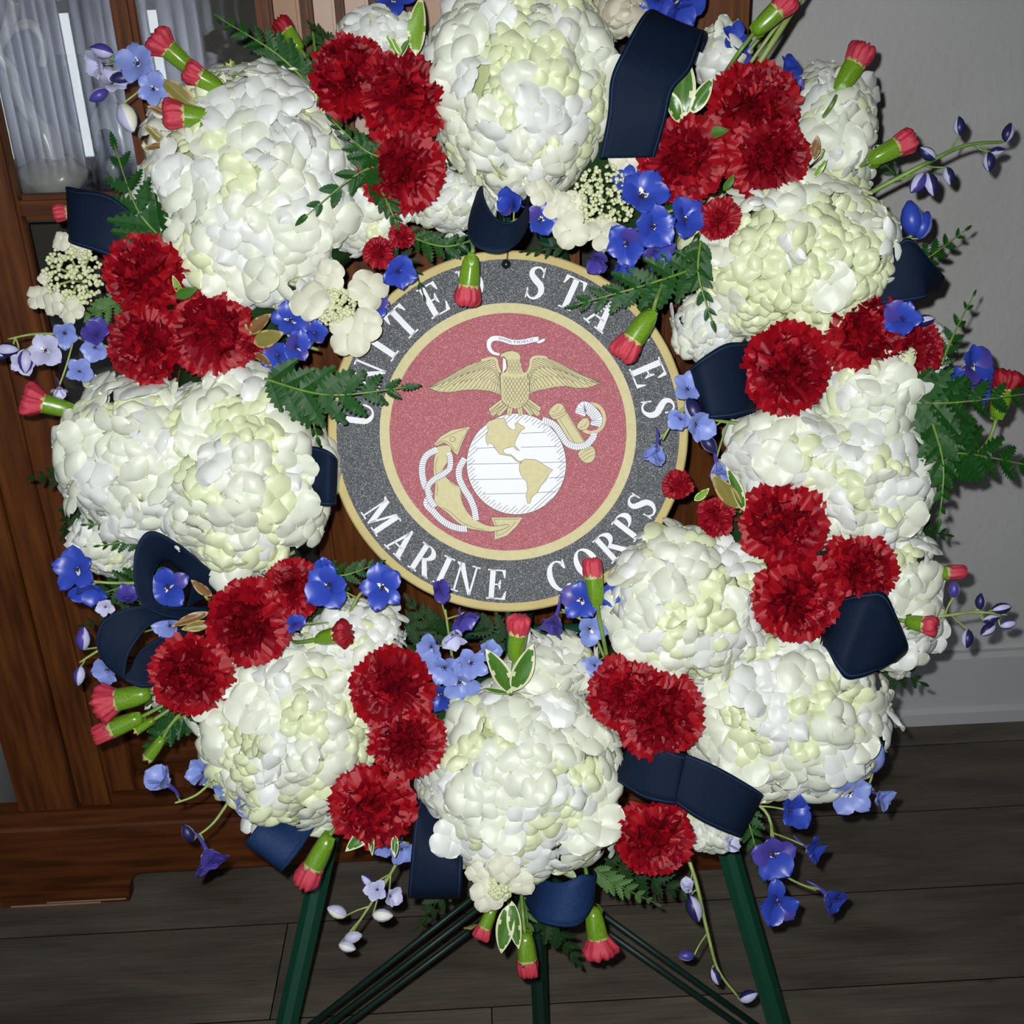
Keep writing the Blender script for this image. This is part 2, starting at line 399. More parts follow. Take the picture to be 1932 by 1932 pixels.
# ------------------------------------------------------------------ china cabinet
CY = 1.147                      # front plane
CB = WALL_Y - 0.006             # back
XL, XR = -0.62, 0.275
cab = bpy.data.objects.new('china_cabinet', None); COL.objects.link(cab); cab.location = ((XL + XR) / 2, CY, 0)
tag(cab, 'tall reddish brown wooden china cabinet with glazed doors behind the wreath', 'cabinet')
def cbox(name, dims, m='wood', parent=cab, bev=0.0015):
    return boxobj(name, dims, M[m], parent, bev) if parent is cab else None
TOPZ = 1.72
cbox('side_panel', (XL, XL + 0.02, CY + 0.022, CB, 0.0, TOPZ)); cbox('side_panel', (XR - 0.02, XR, CY + 0.022, CB, 0.0, TOPZ))
cbox('back_panel', (XL + 0.02, XR - 0.02, CB - 0.01, CB, 0.05, TOPZ), 'wood_inside')
cbox('top', (XL - 0.03, XR + 0.03, CY - 0.03, CB, TOPZ, TOPZ + 0.035), 'wood_h', bev=0.006)
for z in (0.36, 0.62, 0.895, 1.22): cbox('shelf', (XL + 0.021, XR - 0.021, CY + 0.03, CB - 0.011, z - 0.018, z), 'wood_inside')
# plinth with a bracket foot cut-out
b = MB(); xs0, xs1 = XL - 0.045, XR + 0.03
cx0, cx1 = -0.475, 0.13
def plinth(y0, y1):
    top = 0.109
    pts = [(xs0, 0.0), (cx0 - 0.022, 0.0)] + [(cx0 - 0.022 + 0.03 * (1 - math.cos(t * PI / 10)) / 1.0 * 0.8, 0.048 * math.sin(t * PI / 10)) for t in range(1, 6)]
    pts += [(cx1 + 0.02 - 0.024 * (1 - math.cos(t * PI / 10)), 0.048 * math.sin(t * PI / 10)) for t in range(5, 0, -1)] + [(cx1 + 0.022, 0.0), (xs1, 0.0), (xs1, top), (xs0, top)]
    n = len(pts)
    b.v += [Vector((p[0], y0, p[1])) for p in pts] + [Vector((p[0], y1, p[1])) for p in pts]
    # front as strips (concave outline): triangulate by bmesh later
    return n
n = plinth(CY - 0.022, CY + 0.0)
bm = bmesh.new()
vv = [bm.verts.new(p) for p in b.v]
f1 = bm.faces.new(vv[:n]); f2 = bm.faces.new(vv[n:][::-1])
for k in range(n): bm.faces.new((vv[k], vv[n + k], vv[n + (k + 1) % n], vv[(k + 1) % n]))
f1.normal_update(); f2.normal_update(); bmesh.ops.triangulate(bm, faces=[f1, f2]); bmesh.ops.recalc_face_normals(bm, faces=bm.faces)
off = Vector(((XL + XR) / 2, CY, 0))
for v in bm.verts: v.co -= off
me = bpy.data.meshes.new('plinth'); bm.to_mesh(me); bm.free(); me.materials.append(M['wood_h']); ob('plinth', me, cab)
def extrude_x(name, prof, x0, x1, m):
    n = len(prof); vv = [Vector((x, CY + p[0], p[1])) - Vector(((XL + XR) / 2, CY, 0)) for x in (x0, x1) for p in prof]
    ff = [(k, (k + 1) % n, n + (k + 1) % n, n + k) for k in range(n)]
    bm = bmesh.new(); q = [bm.verts.new(v) for v in vv]
    for f_ in ff: bm.faces.new([q[i] for i in f_])
    e1, e2 = bm.faces.new(q[:n]), bm.faces.new(q[n:]); e1.normal_update(); e2.normal_update()
    bmesh.ops.triangulate(bm, faces=[e1, e2])
    bmesh.ops.recalc_face_normals(bm, faces=bm.faces)
    me = bpy.data.meshes.new(name); bm.to_mesh(me); bm.free(); me.materials.append(m); return ob(name, me, cab)
extrude_x('plinth_moulding', [(0.022, 0.1095), (-0.022, 0.1095), (-0.025, 0.112), (-0.025, 0.118), (-0.018, 0.122), (-0.016, 0.126), (-0.010, 0.128), (-0.009, 0.134), (-0.002, 0.1385), (0.022, 0.1385)], XL - 0.045, XR + 0.03, M['wood_h'])
cbox('worn_edge', (xs0 + 0.012, cx0 - 0.06, CY - 0.0226, CY - 0.0221, 0.0005, 0.0030), 'wood_raw', bev=0)
cbox('worn_edge', (cx0 - 0.13, cx0 - 0.026, CY - 0.0226, CY - 0.0221, 0.0045, 0.0065), 'wood_raw', bev=0)
cbox('bottom_panel', (XL + 0.021, XR - 0.021, CY + 0.023, CB - 0.011, 0.07, 0.11), 'wood_inside')
# face frame
cbox('stile', (XL, -0.545, CY, CY + 0.022, 0.139, TOPZ)); cbox('stile', (-0.5445, -0.50, CY + 0.004, CY + 0.022, 0.139, TOPZ), bev=0.004)
cbox('stile', (0.215, XR, CY, CY + 0.022, 0.139, TOPZ))
cbox('rail', (-0.4995, 0.2145, CY, CY + 0.022, 0.139, 0.162), 'wood_h'); cbox('rail', (-0.4995, 0.2145, CY - 0.004, CY + 0.022, 0.334, 0.362), 'wood_h', bev=0.005)
cbox('rail', (-0.4995, 0.2145, CY, CY + 0.022, 1.62, TOPZ), 'wood_h')
def lift(o):
    return o
def sub(parent, name, dims, m, bev=0.0015):
    x0, x1, y0, y1, z0, z1 = dims
    p = parent.matrix_basis.translation + cab.matrix_basis.translation
    o = Vector(((x0 + x1) / 2, (y0 + y1) / 2, z0)); q = MB()
    q.box(x0 - o.x, x1 - o.x, y0 - o.y, y1 - o.y, z0 - o.z, z1 - o.z, 0, bev)
    return ob(name, q.mesh(name, M[m], False), parent, loc=o - p)
# lower doors with raised panels
for (x0, x1) in ((-0.499, -0.176), (-0.174, 0.214)):
    q = MB()
    dz0, dz1 = 0.163, 0.333
    y0, y1 = CY + 0.002, CY + 0.021
    st = 0.034
    o = Vector(((x0 + x1) / 2, y0, dz0))
    def bx(a, bb, c, d): q.box(a - o.x, bb - o.x, 0, y1 - y0, c - o.z, d - o.z, 0, 0.002)
    bx(x0, x0 + st, dz0, dz1); bx(x1 - st, x1, dz0, dz1); bx(x0 + st, x1 - st, dz0, dz0 + 0.022); bx(x0 + st, x1 - st, dz1 - 0.022, dz1)
    door = ob('cabinet_door', q.mesh('cabinet_door', M['wood'], False), cab, loc=o - cab.location)
    # raised panel: chamfered
    px0, px1, pz0, pz1, c = x0 + st, x1 - st, dz0 + 0.022, dz1 - 0.022, 0.018
    v = [(px0, 0.012, pz0), (px1, 0.012, pz0), (px1, 0.012, pz1), (px0, 0.012, pz1), (px0 + c, 0.003, pz0 + c), (px1 - c, 0.003, pz0 + c), (px1 - c, 0.003, pz1 - c), (px0 + c, 0.003, pz1 - c)]
    v = [Vector((p[0] - o.x, p[1], p[2] - o.z)) for p in v]
    ob('raised_panel', mesh('raised_panel', v, [(0, 1, 5, 4), (1, 2, 6, 5), (2, 3, 7, 6), (3, 0, 4, 7), (4, 5, 6, 7)], M['wood_h'], False), door)
# glazed doors: left pair of panes, and the mirrored pair to the right of the fluted centre
def glazed(x0, xm0, xm1, x1, name):
    q = MB(); y0, y1 = CY + 0.001, CY + 0.021; z0, z1 = 0.363, 1.619
    o = Vector(((x0 + x1) / 2, y0, z0)); st = 0.044 if x0 < -0.3 else 0.03; sr = 0.016
    def bx(a, bb, c, d, yy=0.0): q.box(a - o.x, bb - o.x, yy, y1 - y0, c - o.z, d - o.z, 0, 0.003)
    bx(x0, x0 + st, z0, z1); bx(x1 - sr, x1, z0, z1); bx(x0 + st, x1 - sr, z0, z0 + 0.07); bx(x0 + st, x1 - sr, z1 - 0.05, z1)
    d = ob('glazed_door', q.mesh('glazed_door', M['wood'], False), cab, loc=o - cab.location)
    sub(d, 'muntin', (xm0, xm1, y0 - 0.003, y1, z0 + 0.07, z1 - 0.05), 'wood', 0.005)
    for (a, bb) in ((x0 + st, xm0), (xm1, x1 - sr)):
        sub(d, 'muntin', (a, bb, y0 - 0.002, y1, 0.883, 0.908), 'wood_h', 0.005)
        sub(d, 'pane', (a, bb, y0 + 0.009, y0 + 0.012, 0.908, z1 - 0.05), 'cabinet_glass', 0)
        sub(d, 'pane', (a, bb, y0 + 0.009, y0 + 0.012, z0 + 0.07, 0.883), 'cabinet_glass', 0)
    return d
glazed(-0.4995, -0.331, -0.309, -0.180, 'left')
glazed(0.010, 0.090, 0.110, 0.2145, 'right')
# fluted centre panel: pale boards between wooden slats
for (x0, x1, m, dy) in ((-0.1795, -0.155, 'wood_light', 0.004), (-0.1545, -0.143, 'wood', 0.0), (-0.1425, -0.122, 'wood_pale', 0.010), (-0.1215, -0.113, 'wood', 0.002),
                        (-0.1125, -0.090, 'wood_pale', 0.010), (-0.0895, -0.080, 'wood', 0.002), (-0.0795, -0.057, 'wood_pale', 0.010), (-0.0565, -0.046, 'wood', 0.0), (-0.0455, -0.018, 'wood_light', 0.004), (-0.0175, 0.0095, 'wood', 0.0)):
    cbox('slat', (x0, x1, CY + dy, CY + 0.021, 0.93, 1.6195), m, bev=0.003)
cbox('centre_panel', (-0.1795, 0.0095, CY + 0.004, CY + 0.021, 0.3625, 0.9295), 'wood')
# figurine and other things on the cabinet shelf
SZ = 0.895
def standing(name, x, y, z, label, cat):
    o = bpy.data.objects.new(name, None); COL.objects.link(o); o.location = (x, y, z); return tag(o, label, cat)
f = standing('porcelain_figurine', -0.452, 1.25, SZ, 'off white porcelain figurine with a bent branching figure on a rocky base inside the cabinet', 'figurine')
b = MB()
bm = bmesh.new(); bmesh.ops.create_icosphere(bm, subdivisions=3, radius=1)
for v in bm.verts:
    k = 1 + 0.22 * noise.noise(v.co * 1.9) ; v.co = Vector((v.co.x * 0.038 * k, v.co.y * 0.03 * k, 0.016 + max(-0.7, v.co.z) * 0.023 * k))
for fc in bm.faces: fc.smooth = True
me = bpy.data.meshes.new('rock_base'); bm.to_mesh(me); bm.free(); me.materials.append(M['porcelain']); ob('rock_base', me, f)
b.tube(crom([(0.004, 0, 0.03), (0.0, 0, 0.06), (-0.016, 0, 0.095), (-0.022, 0.002, 0.125), (-0.030, 0, 0.145), (-0.014, 0, 0.165), (-0.004, 0, 0.19)], 6), [0.013] * 8 + [0.008] * 10 + [0.0065] * 12 + [0.007] * 7, 10)
ob('figure', b.mesh('figure', M['porcelain']), f)
b = MB(); b.tube(crom([(-0.006, 0, 0.165), (0.010, -0.004, 0.168), (0.019, -0.002, 0.150), (0.012, 0, 0.128)], 5), [0.005] * 8 + [0.004] * 8, 8); ob('arm', b.mesh('arm', M['porcelain']), f)
b = MB(); b.lathe([(0.0005, -0.014), (0.008, -0.011), (0.012, 0.0), (0.009, 0.010), (0.0005, 0.014)], 12); ob('head', b.mesh('head', M['porcelain']), f, loc=(-0.003, 0, 0.203))
f = standing('glazed_figurine', -0.383, 1.235, SZ, 'small glossy black pear shaped figurine with a pale oval front inside the cabinet', 'figurine')
b = MB(); b.lathe([(0.017, 0.0), (0.021, 0.010), (0.020, 0.024), (0.013, 0.040), (0.008, 0.050), (0.0085, 0.058), (0.006, 0.064), (0.0005, 0.066)], 20); ob('body', b.mesh('body', M['black_glaze']), f)
b = MB(); b.lathe([(0.0005, -0.004), (0.005, -0.003), (0.007, 0), (0.005, 0.003), (0.0005, 0.004)], 14); ob('oval_front', b.mesh('oval_front', M['porcelain_cool']), f, mtx=Matrix.Translation((0.006, -0.0165, 0.026)) @ Matrix.Rotation(PI / 2, 4, 'X') @ Matrix.Diagonal((1, 1.9, 1, 1)))
f = standing('stone_ornament', -0.388, 1.30, SZ, 'pale grey rounded stone ornament behind the black figurine in the cabinet', 'ornament')
bm = bmesh.new(); bmesh.ops.create_icosphere(bm, subdivisions=3, radius=1)
for v in bm.verts:
    k = 1 + 0.2 * noise.noise(v.co * 1.5 + Vector((3, 1, 2))); v.co = Vector((v.co.x * 0.028 * k, v.co.y * 0.02 * k, 0.045 + v.co.z * 0.048 * k))
for fc in bm.faces: fc.smooth = True
me = bpy.data.meshes.new('stone'); bm.to_mesh(me); bm.free(); me.materials.append(M['porcelain_cool']); ob('stone', me, f)
GP = [(0.019, 0.0), (0.018, 0.002), (0.004, 0.005), (0.003, 0.035), (0.004, 0.045), (0.018, 0.060), (0.024, 0.085), (0.022, 0.12), (0.020, 0.135)]
for i, (x, y, lab) in enumerate(((-0.415, 1.30, 'clear crystal goblet beside the porcelain figurine in the cabinet'), (-0.365, 1.345, 'clear crystal goblet standing at the back near the door frame in the cabinet'), (-0.445, 1.37, 'clear crystal goblet behind the porcelain figurine in the cabinet'))):
    f = standing('crystal_goblet', x, y, SZ, lab, 'goblet'); f['group'] = 'goblets in the cabinet'
    b = MB(); b.lathe(GP, 24); ob('bowl', b.mesh('bowl', M['crystal']), f)
# pale object at the left edge beside the cabinet foot
f = standing('grey_pot', -0.745, 1.27, 0, 'pale grey rounded pot on the floor left of the cabinet', 'pot')
b = MB(); b.lathe([(0.055, 0.0), (0.062, 0.01), (0.085, 0.10), (0.10, 0.2), (0.095, 0.29), (0.080, 0.33), (0.086, 0.345), (0.080, 0.35), (0.07, 0.33)], 32); ob('body', b.mesh('pot_body', M['grey_pot']), f)
b = MB(); b.lathe([(0.080, 0.346), (0.088, 0.350), (0.088, 0.358), (0.080, 0.362)], 32); ob('rim', b.mesh('rim', M['grey_pot']), f)

# ------------------------------------------------------------------ wreath base and easel
from mathutils.geometry import tessellate_polygon
wb = root('wreath_base', L(950, 830, -0.05), 'dark green foam wreath ring carrying the flowers', 'wreath')
bm = bmesh.new()
RR, rr = 560 * S, 0.042
nu, nv = 72, 12
vs_ = [[bm.verts.new(((RR + rr * math.cos(2 * PI * j / nv)) * math.cos(2 * PI * i / nu), (RR + rr * math.cos(2 * PI * j / nv)) * math.sin(2 * PI * i / nu), 0.8 * rr * math.sin(2 * PI * j / nv))) for j in range(nv)] for i in range(nu)]
for i in range(nu):
    for j in range(nv): bm.faces.new((vs_[i][j], vs_[(i + 1) % nu][j], vs_[(i + 1) % nu][(j + 1) % nv], vs_[i][(j + 1) % nv])).smooth = True
me = bpy.data.meshes.new('foam_ring'); bm.to_mesh(me); bm.free(); me.materials.append(M['foam']); ob('foam_ring', me, wb)
b = MB()
for k in range(3):
    r_ = 0.003
    pts = [((RR + (k - 1) * 0.03) * math.cos(t * PI / 24), (RR + (k - 1) * 0.03) * math.sin(t * PI / 24), -rr * 0.8 - 0.004) for t in range(49)]
    b.tube(pts, r_, 6)
ob('wire_frame', b.mesh('wire_frame', M['easel_dark']), wb)

# easel: two front legs, one back leg, thin braces and rods built for their cast shadows
ez = bpy.data.objects.new('easel', None); COL.objects.link(ez)
ez.location = (W0.x, 0.62, 0); tag(ez, 'dark green metal easel with splayed legs holding up the wreath', 'easel')
EO = Vector(ez.location)
def wpt(px, py, w): return world(L(px, py, w))
def to_floor(a, bpt):
    t = (0.0 - a.z) / (bpt.z - a.z); return a + (bpt - a) * t
apexL, apexR = wpt(962, 20, -0.115), wpt(918, 20, -0.115)
def leg(a, bpt, wid, name, m):
    """V-profile metal strip from a to bpt, ridge towards the viewer"""
    d = (bpt - a).normalized(); x = d.cross(Vector((0, -1, 0.4))).normalized(); n_ = x.cross(d).normalized()
    if n_.y > 0: n_ = -n_
    t = 0.0016; pr = [(-wid / 2, -wid * 0.32), (-wid * 0.18, 0.0), (wid * 0.18, 0.0), (wid / 2, -wid * 0.32)]
    pr2 = pr + [(p[0], p[1] - t * 1.4) for p in pr[::-1]]
    vv = [(q + x * p[0] + n_ * p[1]) - EO for q in (a, bpt) for p in pr2]; k = len(pr2)
    fs = [(i, (i + 1) % k, k + (i + 1) % k, k + i) for i in range(k)] + [(0, 1, 6, 7), (1, 2, 5, 6), (2, 3, 4, 5), (8, 15, 14, 9), (9, 14, 13, 10), (10, 13, 12, 11)]
    o = ob(name, mesh(name, vv, fs, m, False), ez)
    # rubber foot
    bq = MB(); bq.tube([bpt - d * 0.03 - EO, bpt - EO + Vector((0, 0, 0.0))], wid * 0.55, 8); ob('foot', bq.mesh('foot', M['easel_dark']), o)
    return o
fL = to_floor(apexL, wpt(540, 1932, -0.115)); fR = to_floor(apexR, wpt(1470, 1932, -0.115))
leg(apexL, fL, 0.021, 'leg', M['easel_green']); leg(apexR, fR, 0.021, 'leg', M['easel_green'])
mid = (apexL + apexR) / 2
backtop = mid + Vector((0, 0.01, -0.01))
bfoot = at_y(1021, 1932, 0.80); backfoot = to_floor(backtop, bfoot); 
leg(backtop, backfoot, 0.017, 'leg', M['easel_dark'])
def along(a, c, z): t = (z - a.z) / (c.z - a.z); return a + (c - a) * t
for (foot, top, sx) in ((fL, apexL, -1), (fR, apexR, 1)):
    for k, (z0, z1) in enumerate(((0.268, 0.118), (0.284, 0.132), (0.300, 0.146))[:3 if sx < 0 else 2]):  # last rod on each side stands in for a brace's cast shadow
        p0 = along(backtop, backfoot, z0) + Vector((0, -0.012, 0)); p1 = along(top, foot, z1) + Vector((0, 0.016, 0))
        bq = MB(); bq.tube([p0 - EO, p1 - EO], 0.0030, 8); ob('brace_and_shadow_rod', bq.mesh('brace_and_shadow_rod', M['easel_dark']), ez)
bq = MB(); bq.tube([along(apexL, fL, 0.53) + Vector((-0.01, -0.004, 0)) - EO, along(apexR, fR, 0.53) + Vector((0.01, -0.004, 0)) - EO], 0.006, 8); ob('shelf_bar', bq.mesh('shelf_bar', M['easel_green']), ez)
for (a, c) in ((apexL, fL), (apexR, fR)):
    p = along(a, c, 0.53); bq = MB(); bq.tube([p - EO, p - EO + WN * 0.07, p - EO + WN * 0.075 + WY * 0.02], 0.004, 8); ob('hook', bq.mesh('hook', M['easel_green']), ez)

# ------------------------------------------------------------------ plaque
PCX, PCY = 958.5, 816.0
PWF = -0.012                       # front face of the board, wreath axes
pl = root('round_plaque', L(PCX, PCY, PWF), 'round gold edged plaque with white lettering and an eagle, globe and anchor on red', 'plaque')
PO = L(PCX, PCY, PWF)
def pp(px, py, h):                 # plaque print point: pixels -> plaque axes, h in print layers
    v = L(px, py, PWF) - PO; return Vector((v.x, v.y, 0.0012 + h * 0.00022))
def disc(r0, r1, h, name, m, n=128, parent=None):
    vv, ff = [], []
    for k in range(n):
        t = 2 * PI * k / n
        vv += [Vector((r0 * S * math.cos(t), r0 * S * math.sin(t), 0.0012 + h * 0.00022)), Vector((r1 * S * math.cos(t), r1 * S * math.sin(t), 0.0012 + h * 0.00022))]
    for k in range(n): ff.append((2 * k, 2 * k + 1, 2 * ((k + 1) % n) + 1, 2 * ((k + 1) % n)))
    return ob(name, mesh(name, vv, ff, m, False), parent or pl)
b = MB(); R_ = 346 * S
b.lathe([(R_ - 0.003, -0.012), (R_, -0.009), (R_, -0.003), (R_ - 0.0025, 0.0), (0.01, 0.0006)], 128)
ob('gold_board', b.mesh('gold_board', M['gold_board']), pl)
b = MB(); b.lathe([(327.5 * S, 0.0), (327.5 * S, 0.0012), (0.01, 0.0012)], 128); ob('black_band', b.mesh('black_band', M['print_black'], False), pl)
gr = disc(226, 245, 1, 'gold_ring', M['print_gold'])
rf = disc(0.01, 226.3, 1, 'red_field', M['print_red'])

def fill(pts, h, name, m, parent=None):
    v = [pp(p[0], p[1], h) for p in pts]
    t = tessellate_polygon([v])
    return v, [tuple(q) for q in t]
def strip_geo(pts, wpx, h, closed=False):
    n = len(pts); P2 = [Vector((p[0], p[1])) for p in pts]; v, f = [], []
    for i in range(n):
        a = P2[(i - 1) % n] if (closed or i > 0) else P2[i]; c = P2[(i + 1) % n] if (closed or i < n - 1) else P2[i]
        d = (c - a); d = d.normalized() if d.length > 1e-6 else Vector((1, 0)); nn = Vector((-d.y, d.x))
        ww = wpx[i] if hasattr(wpx, '__len__') else wpx
        for s_ in (-0.5, 0.5):
            q = P2[i] + nn * ww * s_; v.append(pp(q.x, q.y, h))
    for i in range(n if closed else n - 1):
        j = (i + 1) % n; f.append((2 * i, 2 * i + 1, 2 * j + 1, 2 * j))
    return v, f

# serif letters on a unit-height body
def rect(x0, x1, y0, y1): return [(x0, y0), (x1, y0), (x1, y1), (x0, y1)]
def ell(cx, cy, rx, ry, a0, a1, n=20): return [(cx + rx * math.cos(math.radians(a0 + (a1 - a0) * k / n)), cy + ry * math.sin(math.radians(a0 + (a1 - a0) * k / n))) for k in range(n + 1)]
def band(o_, i_): return [[o_[k], o_[k + 1], i_[k + 1], i_[k]] for k in range(len(o_) - 1)]
def svar(path, wid):
    pts = crom([(p[0], p[1], 0) for p in path], 8); ws = crom([(w_, 0, 0) for w_ in wid], 8); o_, i_ = [], []
    for k, p in enumerate(pts):
        d = (pts[min(k + 1, len(pts) - 1)] - pts[max(k - 1, 0)]).normalized(); nn = Vector((-d.y, d.x, 0)); w_ = ws[k].x / 2
        o_.append((p.x + nn.x * w_, p.y + nn.y * w_)); i_.append((p.x - nn.x * w_, p.y - nn.y * w_))
    return band(o_, i_)
LET = {}
LET['I'] = (0.40, [rect(.11, .29, 0, 1), rect(0, .40, 0, .05), rect(0, .40, .95, 1)])
LET['T'] = (0.68, [rect(.25, .43, 0, 1), rect(.14, .54, 0, .05), rect(0, .68, .95, 1), [(0, .72), (.035, .72), (.13, .95), (0, .95)], [(.68, .72), (.645, .72), (.55, .95), (.68, .95)]])
LET['E'] = (0.66, [rect(.08, .26, 0, 1), rect(0, .30, 0, .05), rect(0, .60, .95, 1), [(.60, .72), (.565, .72), (.48, .95), (.60, .95)], rect(.26, .44, .475, .525), [(.46, .34), (.43, .34), (.36, .49), (.36, .51), (.43, .66), (.46, .66)], rect(.2, .64, 0, .05), [(.66, .29), (.625, .29), (.52, .05), (.64, .05)]])
LET['U'] = (0.80, [rect(.08, .26, .3, 1), rect(0, .36, .95, 1), rect(.62, .69, .3, 1), rect(.50, .80, .95, 1)] + band(ell(.385, .31, .305, .33, 180, 360), ell(.44, .31, .18, .26, 180, 360)))
LET['N'] = (0.80, [rect(.10, .165, 0, 1), rect(0, .28, 0, .05), [(.0, 1), (.24, 1), (.72, 0), (.62, 0), (.10, .88), (.0, .95)], rect(.64, .705, 0, 1), rect(.52, .80, .95, 1)])
LET['D'] = (0.78, [rect(.08, .26, 0, 1), rect(0, .30, 0, .05), rect(0, .30, .95, 1)] + band(ell(.28, .5, .48, .5, -90, 90), ell(.28, .5, .28, .445, -90, 90)))
LET['A'] = (0.76, [[(.07, .03), (.14, .03), (.40, .80), (.36, 1)], [(.34, 1), (.42, 1), (.71, .03), (.50, .03), (.31, .80)], rect(.19, .55, .30, .355), rect(0, .24, 0, .05), rect(.42, .76, 0, .05)])
LET['M'] = (0.98, [rect(.11, .165, 0, 1), rect(0, .28, 0, .05), [(.0, 1), (.25, 1), (.53, .22), (.46, 0), (.41, 0), (.09, .9), (.0, .95)], [(.46, 0), (.51, .16), (.74, .85), (.74, 1), (.70, 1), (.43, .12)], rect(.71, .89, 0, 1), rect(.61, .98, 0, .05), rect(.70, .98, .95, 1)])
LET['P'] = (0.64, [rect(.08, .26, 0, 1), rect(0, .36, 0, .05), rect(0, .30, .95, 1)] + band(ell(.28, .73, .36, .27, -90, 90), ell(.28, .73, .17, .22, -90, 90)))
LET['R'] = (0.78, [rect(.08, .26, 0, 1), rect(0, .34, 0, .05), rect(0, .30, .95, 1), [(.26, .50), (.44, .52), (.76, .05), (.78, 0), (.58, 0)], rect(.56, .80, 0, .05)] + band(ell(.28, .745, .36, .255, -90, 90), ell(.28, .745, .17, .205, -90, 90)))
LET['O'] = (0.80, band(ell(.40, .5, .40, .52, 0, 360, 40), ell(.40, .5, .205, .465, 0, 360, 40)))
LET['C'] = (0.74, band(ell(.40, .5, .40, .52, 48, 318, 32), ell(.42, .5, .225, .465, 52, 314, 32)) + [[(.64, .68), (.68, .68), (.70, 1.0), (.665, 1.0), (.62, .93), (.56, .82)]])
LET['S'] = (0.56, svar([(.49, .80), (.40, .94), (.26, .97), (.13, .88), (.12, .72), (.28, .56), (.44, .42), (.47, .22), (.35, .05), (.20, .02), (.09, .10), (.045, .24)], [.05, .06, .06, .12, .17, .20, .19, .16, .09, .06, .06, .05]) + [[(.44, .68), (.485, .68), (.505, 1.0), (.475, 1.0), (.45, .92)], [(.02, 0.0), (.05, 0.0), (.075, .08), (.08, .32), (.035, .32)]])
def letter(ch, ang, top, H, r):
    wd_, polys = LET[ch]; a = math.radians(ang); v, f = [], []
    for poly in polys:
        o = len(v); q = []
        for (lx, ly) in poly:
            x = (lx - wd_ / 2) * H
            if top: X = PCX + math.sin(a) * (r + ly * H) + math.cos(a) * x; Y = PCY - math.cos(a) * (r + ly * H) + math.sin(a) * x
            else: X = PCX + math.sin(a) * (r - ly * H) + math.cos(a) * x; Y = PCY + math.cos(a) * (r - ly * H) - math.sin(a) * x
            q.append(pp(X, Y, 1))
        v += q; f += [tuple(i + o for i in t) for t in tessellate_polygon([q])]
    me = mesh('letter', v, f, M['print_white'], False)
    ob('letter', me, pl)
for ch, a in zip('UNITEDSTATES', (-82.6, -67.5, -56, -43.8, -29.3, -14.0, 10.6, 24.3, 38.6, 53.0, 67.0, 80.6)): letter(ch, a, True, 62, 256)
for ch, a in zip('MARINECORPS', (-56.5, -44.0, -33.0, -24.9, -16.3, -4.2, 19.3, 31, 42.3, 52.2, 61.4)): letter(ch, a, False, 56, 315)

# emblem, traced in the frame of a 4.83x enlargement of the middle of the plaque
def e(X, Y): return (780 + X / 4.83, 600 + Y / 4.83)
def E_(pts): return [e(*p) for p in pts]
def smooth2(pts, closed=True, sub=4): return [(p.x, p.y) for p in crom([(p[0], p[1], 0) for p in pts], sub, closed)]
def shape(name, pts, m, h, outline=True, ow=1.0, curve=True, lines=(), parent=None):
    pts = E_(pts)
    if curve: pts = smooth2(pts)
    g = MB(); v, f = fill(pts, h, name, m); g.add(v, f, 0)
    if outline: v, f = strip_geo(pts, ow, h + 0.5, True); g.add(v, f, 1)
    for ln in lines:
        q = E_(ln); q = smooth2(q, False) if len(q) > 2 else q
        v, f = strip_geo(q, 0.8, h + 0.7); g.add(v, f, 1)
    return ob(name, g.mesh(name, [m, M['print_line']], False), parent or pl)
G_, Wh = M['print_gold'], M['print_white']
# globe
GC, GRX, GRY = (938, 1330), 453, 460
gp = [(GC[0] + GRX * math.cos(t * PI / 32), GC[1] + GRY * math.sin(t * PI / 32)) for t in range(64)]
glb = shape('globe', gp, Wh, 4, True, 1.2, False)
g = MB()
ca_, sa_ = math.cos(math.radians(42)), math.sin(math.radians(42))
for k in range(-16, 17):                       # slanted hatching inside the rim, drawn only in the outer band
    off_ = k * 28.0; prev = None; run = []
    for q in range(-120, 121):
        t = q * 4.0; x, y = off_ * sa_ + t * ca_, off_ * ca_ - t * sa_
        rho = math.hypot(x / GRX, y / GRY); lim = 0.83 + 0.05 * (k % 2)
        if lim < rho < 0.985: run.append((GC[0] + x, GC[1] + y))
        else:
            if len(run) > 3: v, f = strip_geo([e(*run[0]), e(*run[-1])], 0.95, 4.8); g.add(v, f, 0)
            run = []
for (y, a, c) in ((1045, 980, 1210), (1182, 570, 740), (1172, 980, 1310), (1326, 480, 965), (1312, 1165, 1388), (1466, 520, 1010), (1452, 1235, 1372), (1598, 640, 1026), (1584, 1130, 1300)):
    v, f = strip_geo([e(a, y + 6), e(c, y - 2)], 0.9, 4.8); g.add(v, f, 0)
ob('globe_hatching', g.mesh('globe_hatching', M['print_grey'], False), glb)
NA = [(655, 975), (690, 940), (760, 915), (830, 915), (845, 950), (850, 975), (880, 1005), (915, 1025), (932, 1000), (925, 962), (945, 950), (975, 975), (1015, 995), (1010, 1015), (985, 1020), (965, 1050), (945, 1090), (925, 1130), (925, 1160), (945, 1185), (970, 1212), (945, 1205), (905, 1170), (880, 1180), (845, 1185), (820, 1200), (820, 1225), (850, 1240), (890, 1245), (920, 1270), (950, 1300), (990, 1312), (980, 1325), (930, 1300), (895, 1260), (830, 1250), (785, 1240), (750, 1195), (720, 1150), (690, 1140), (680, 1165), (665, 1130), (660, 1080), (680, 1030), (680, 990)]
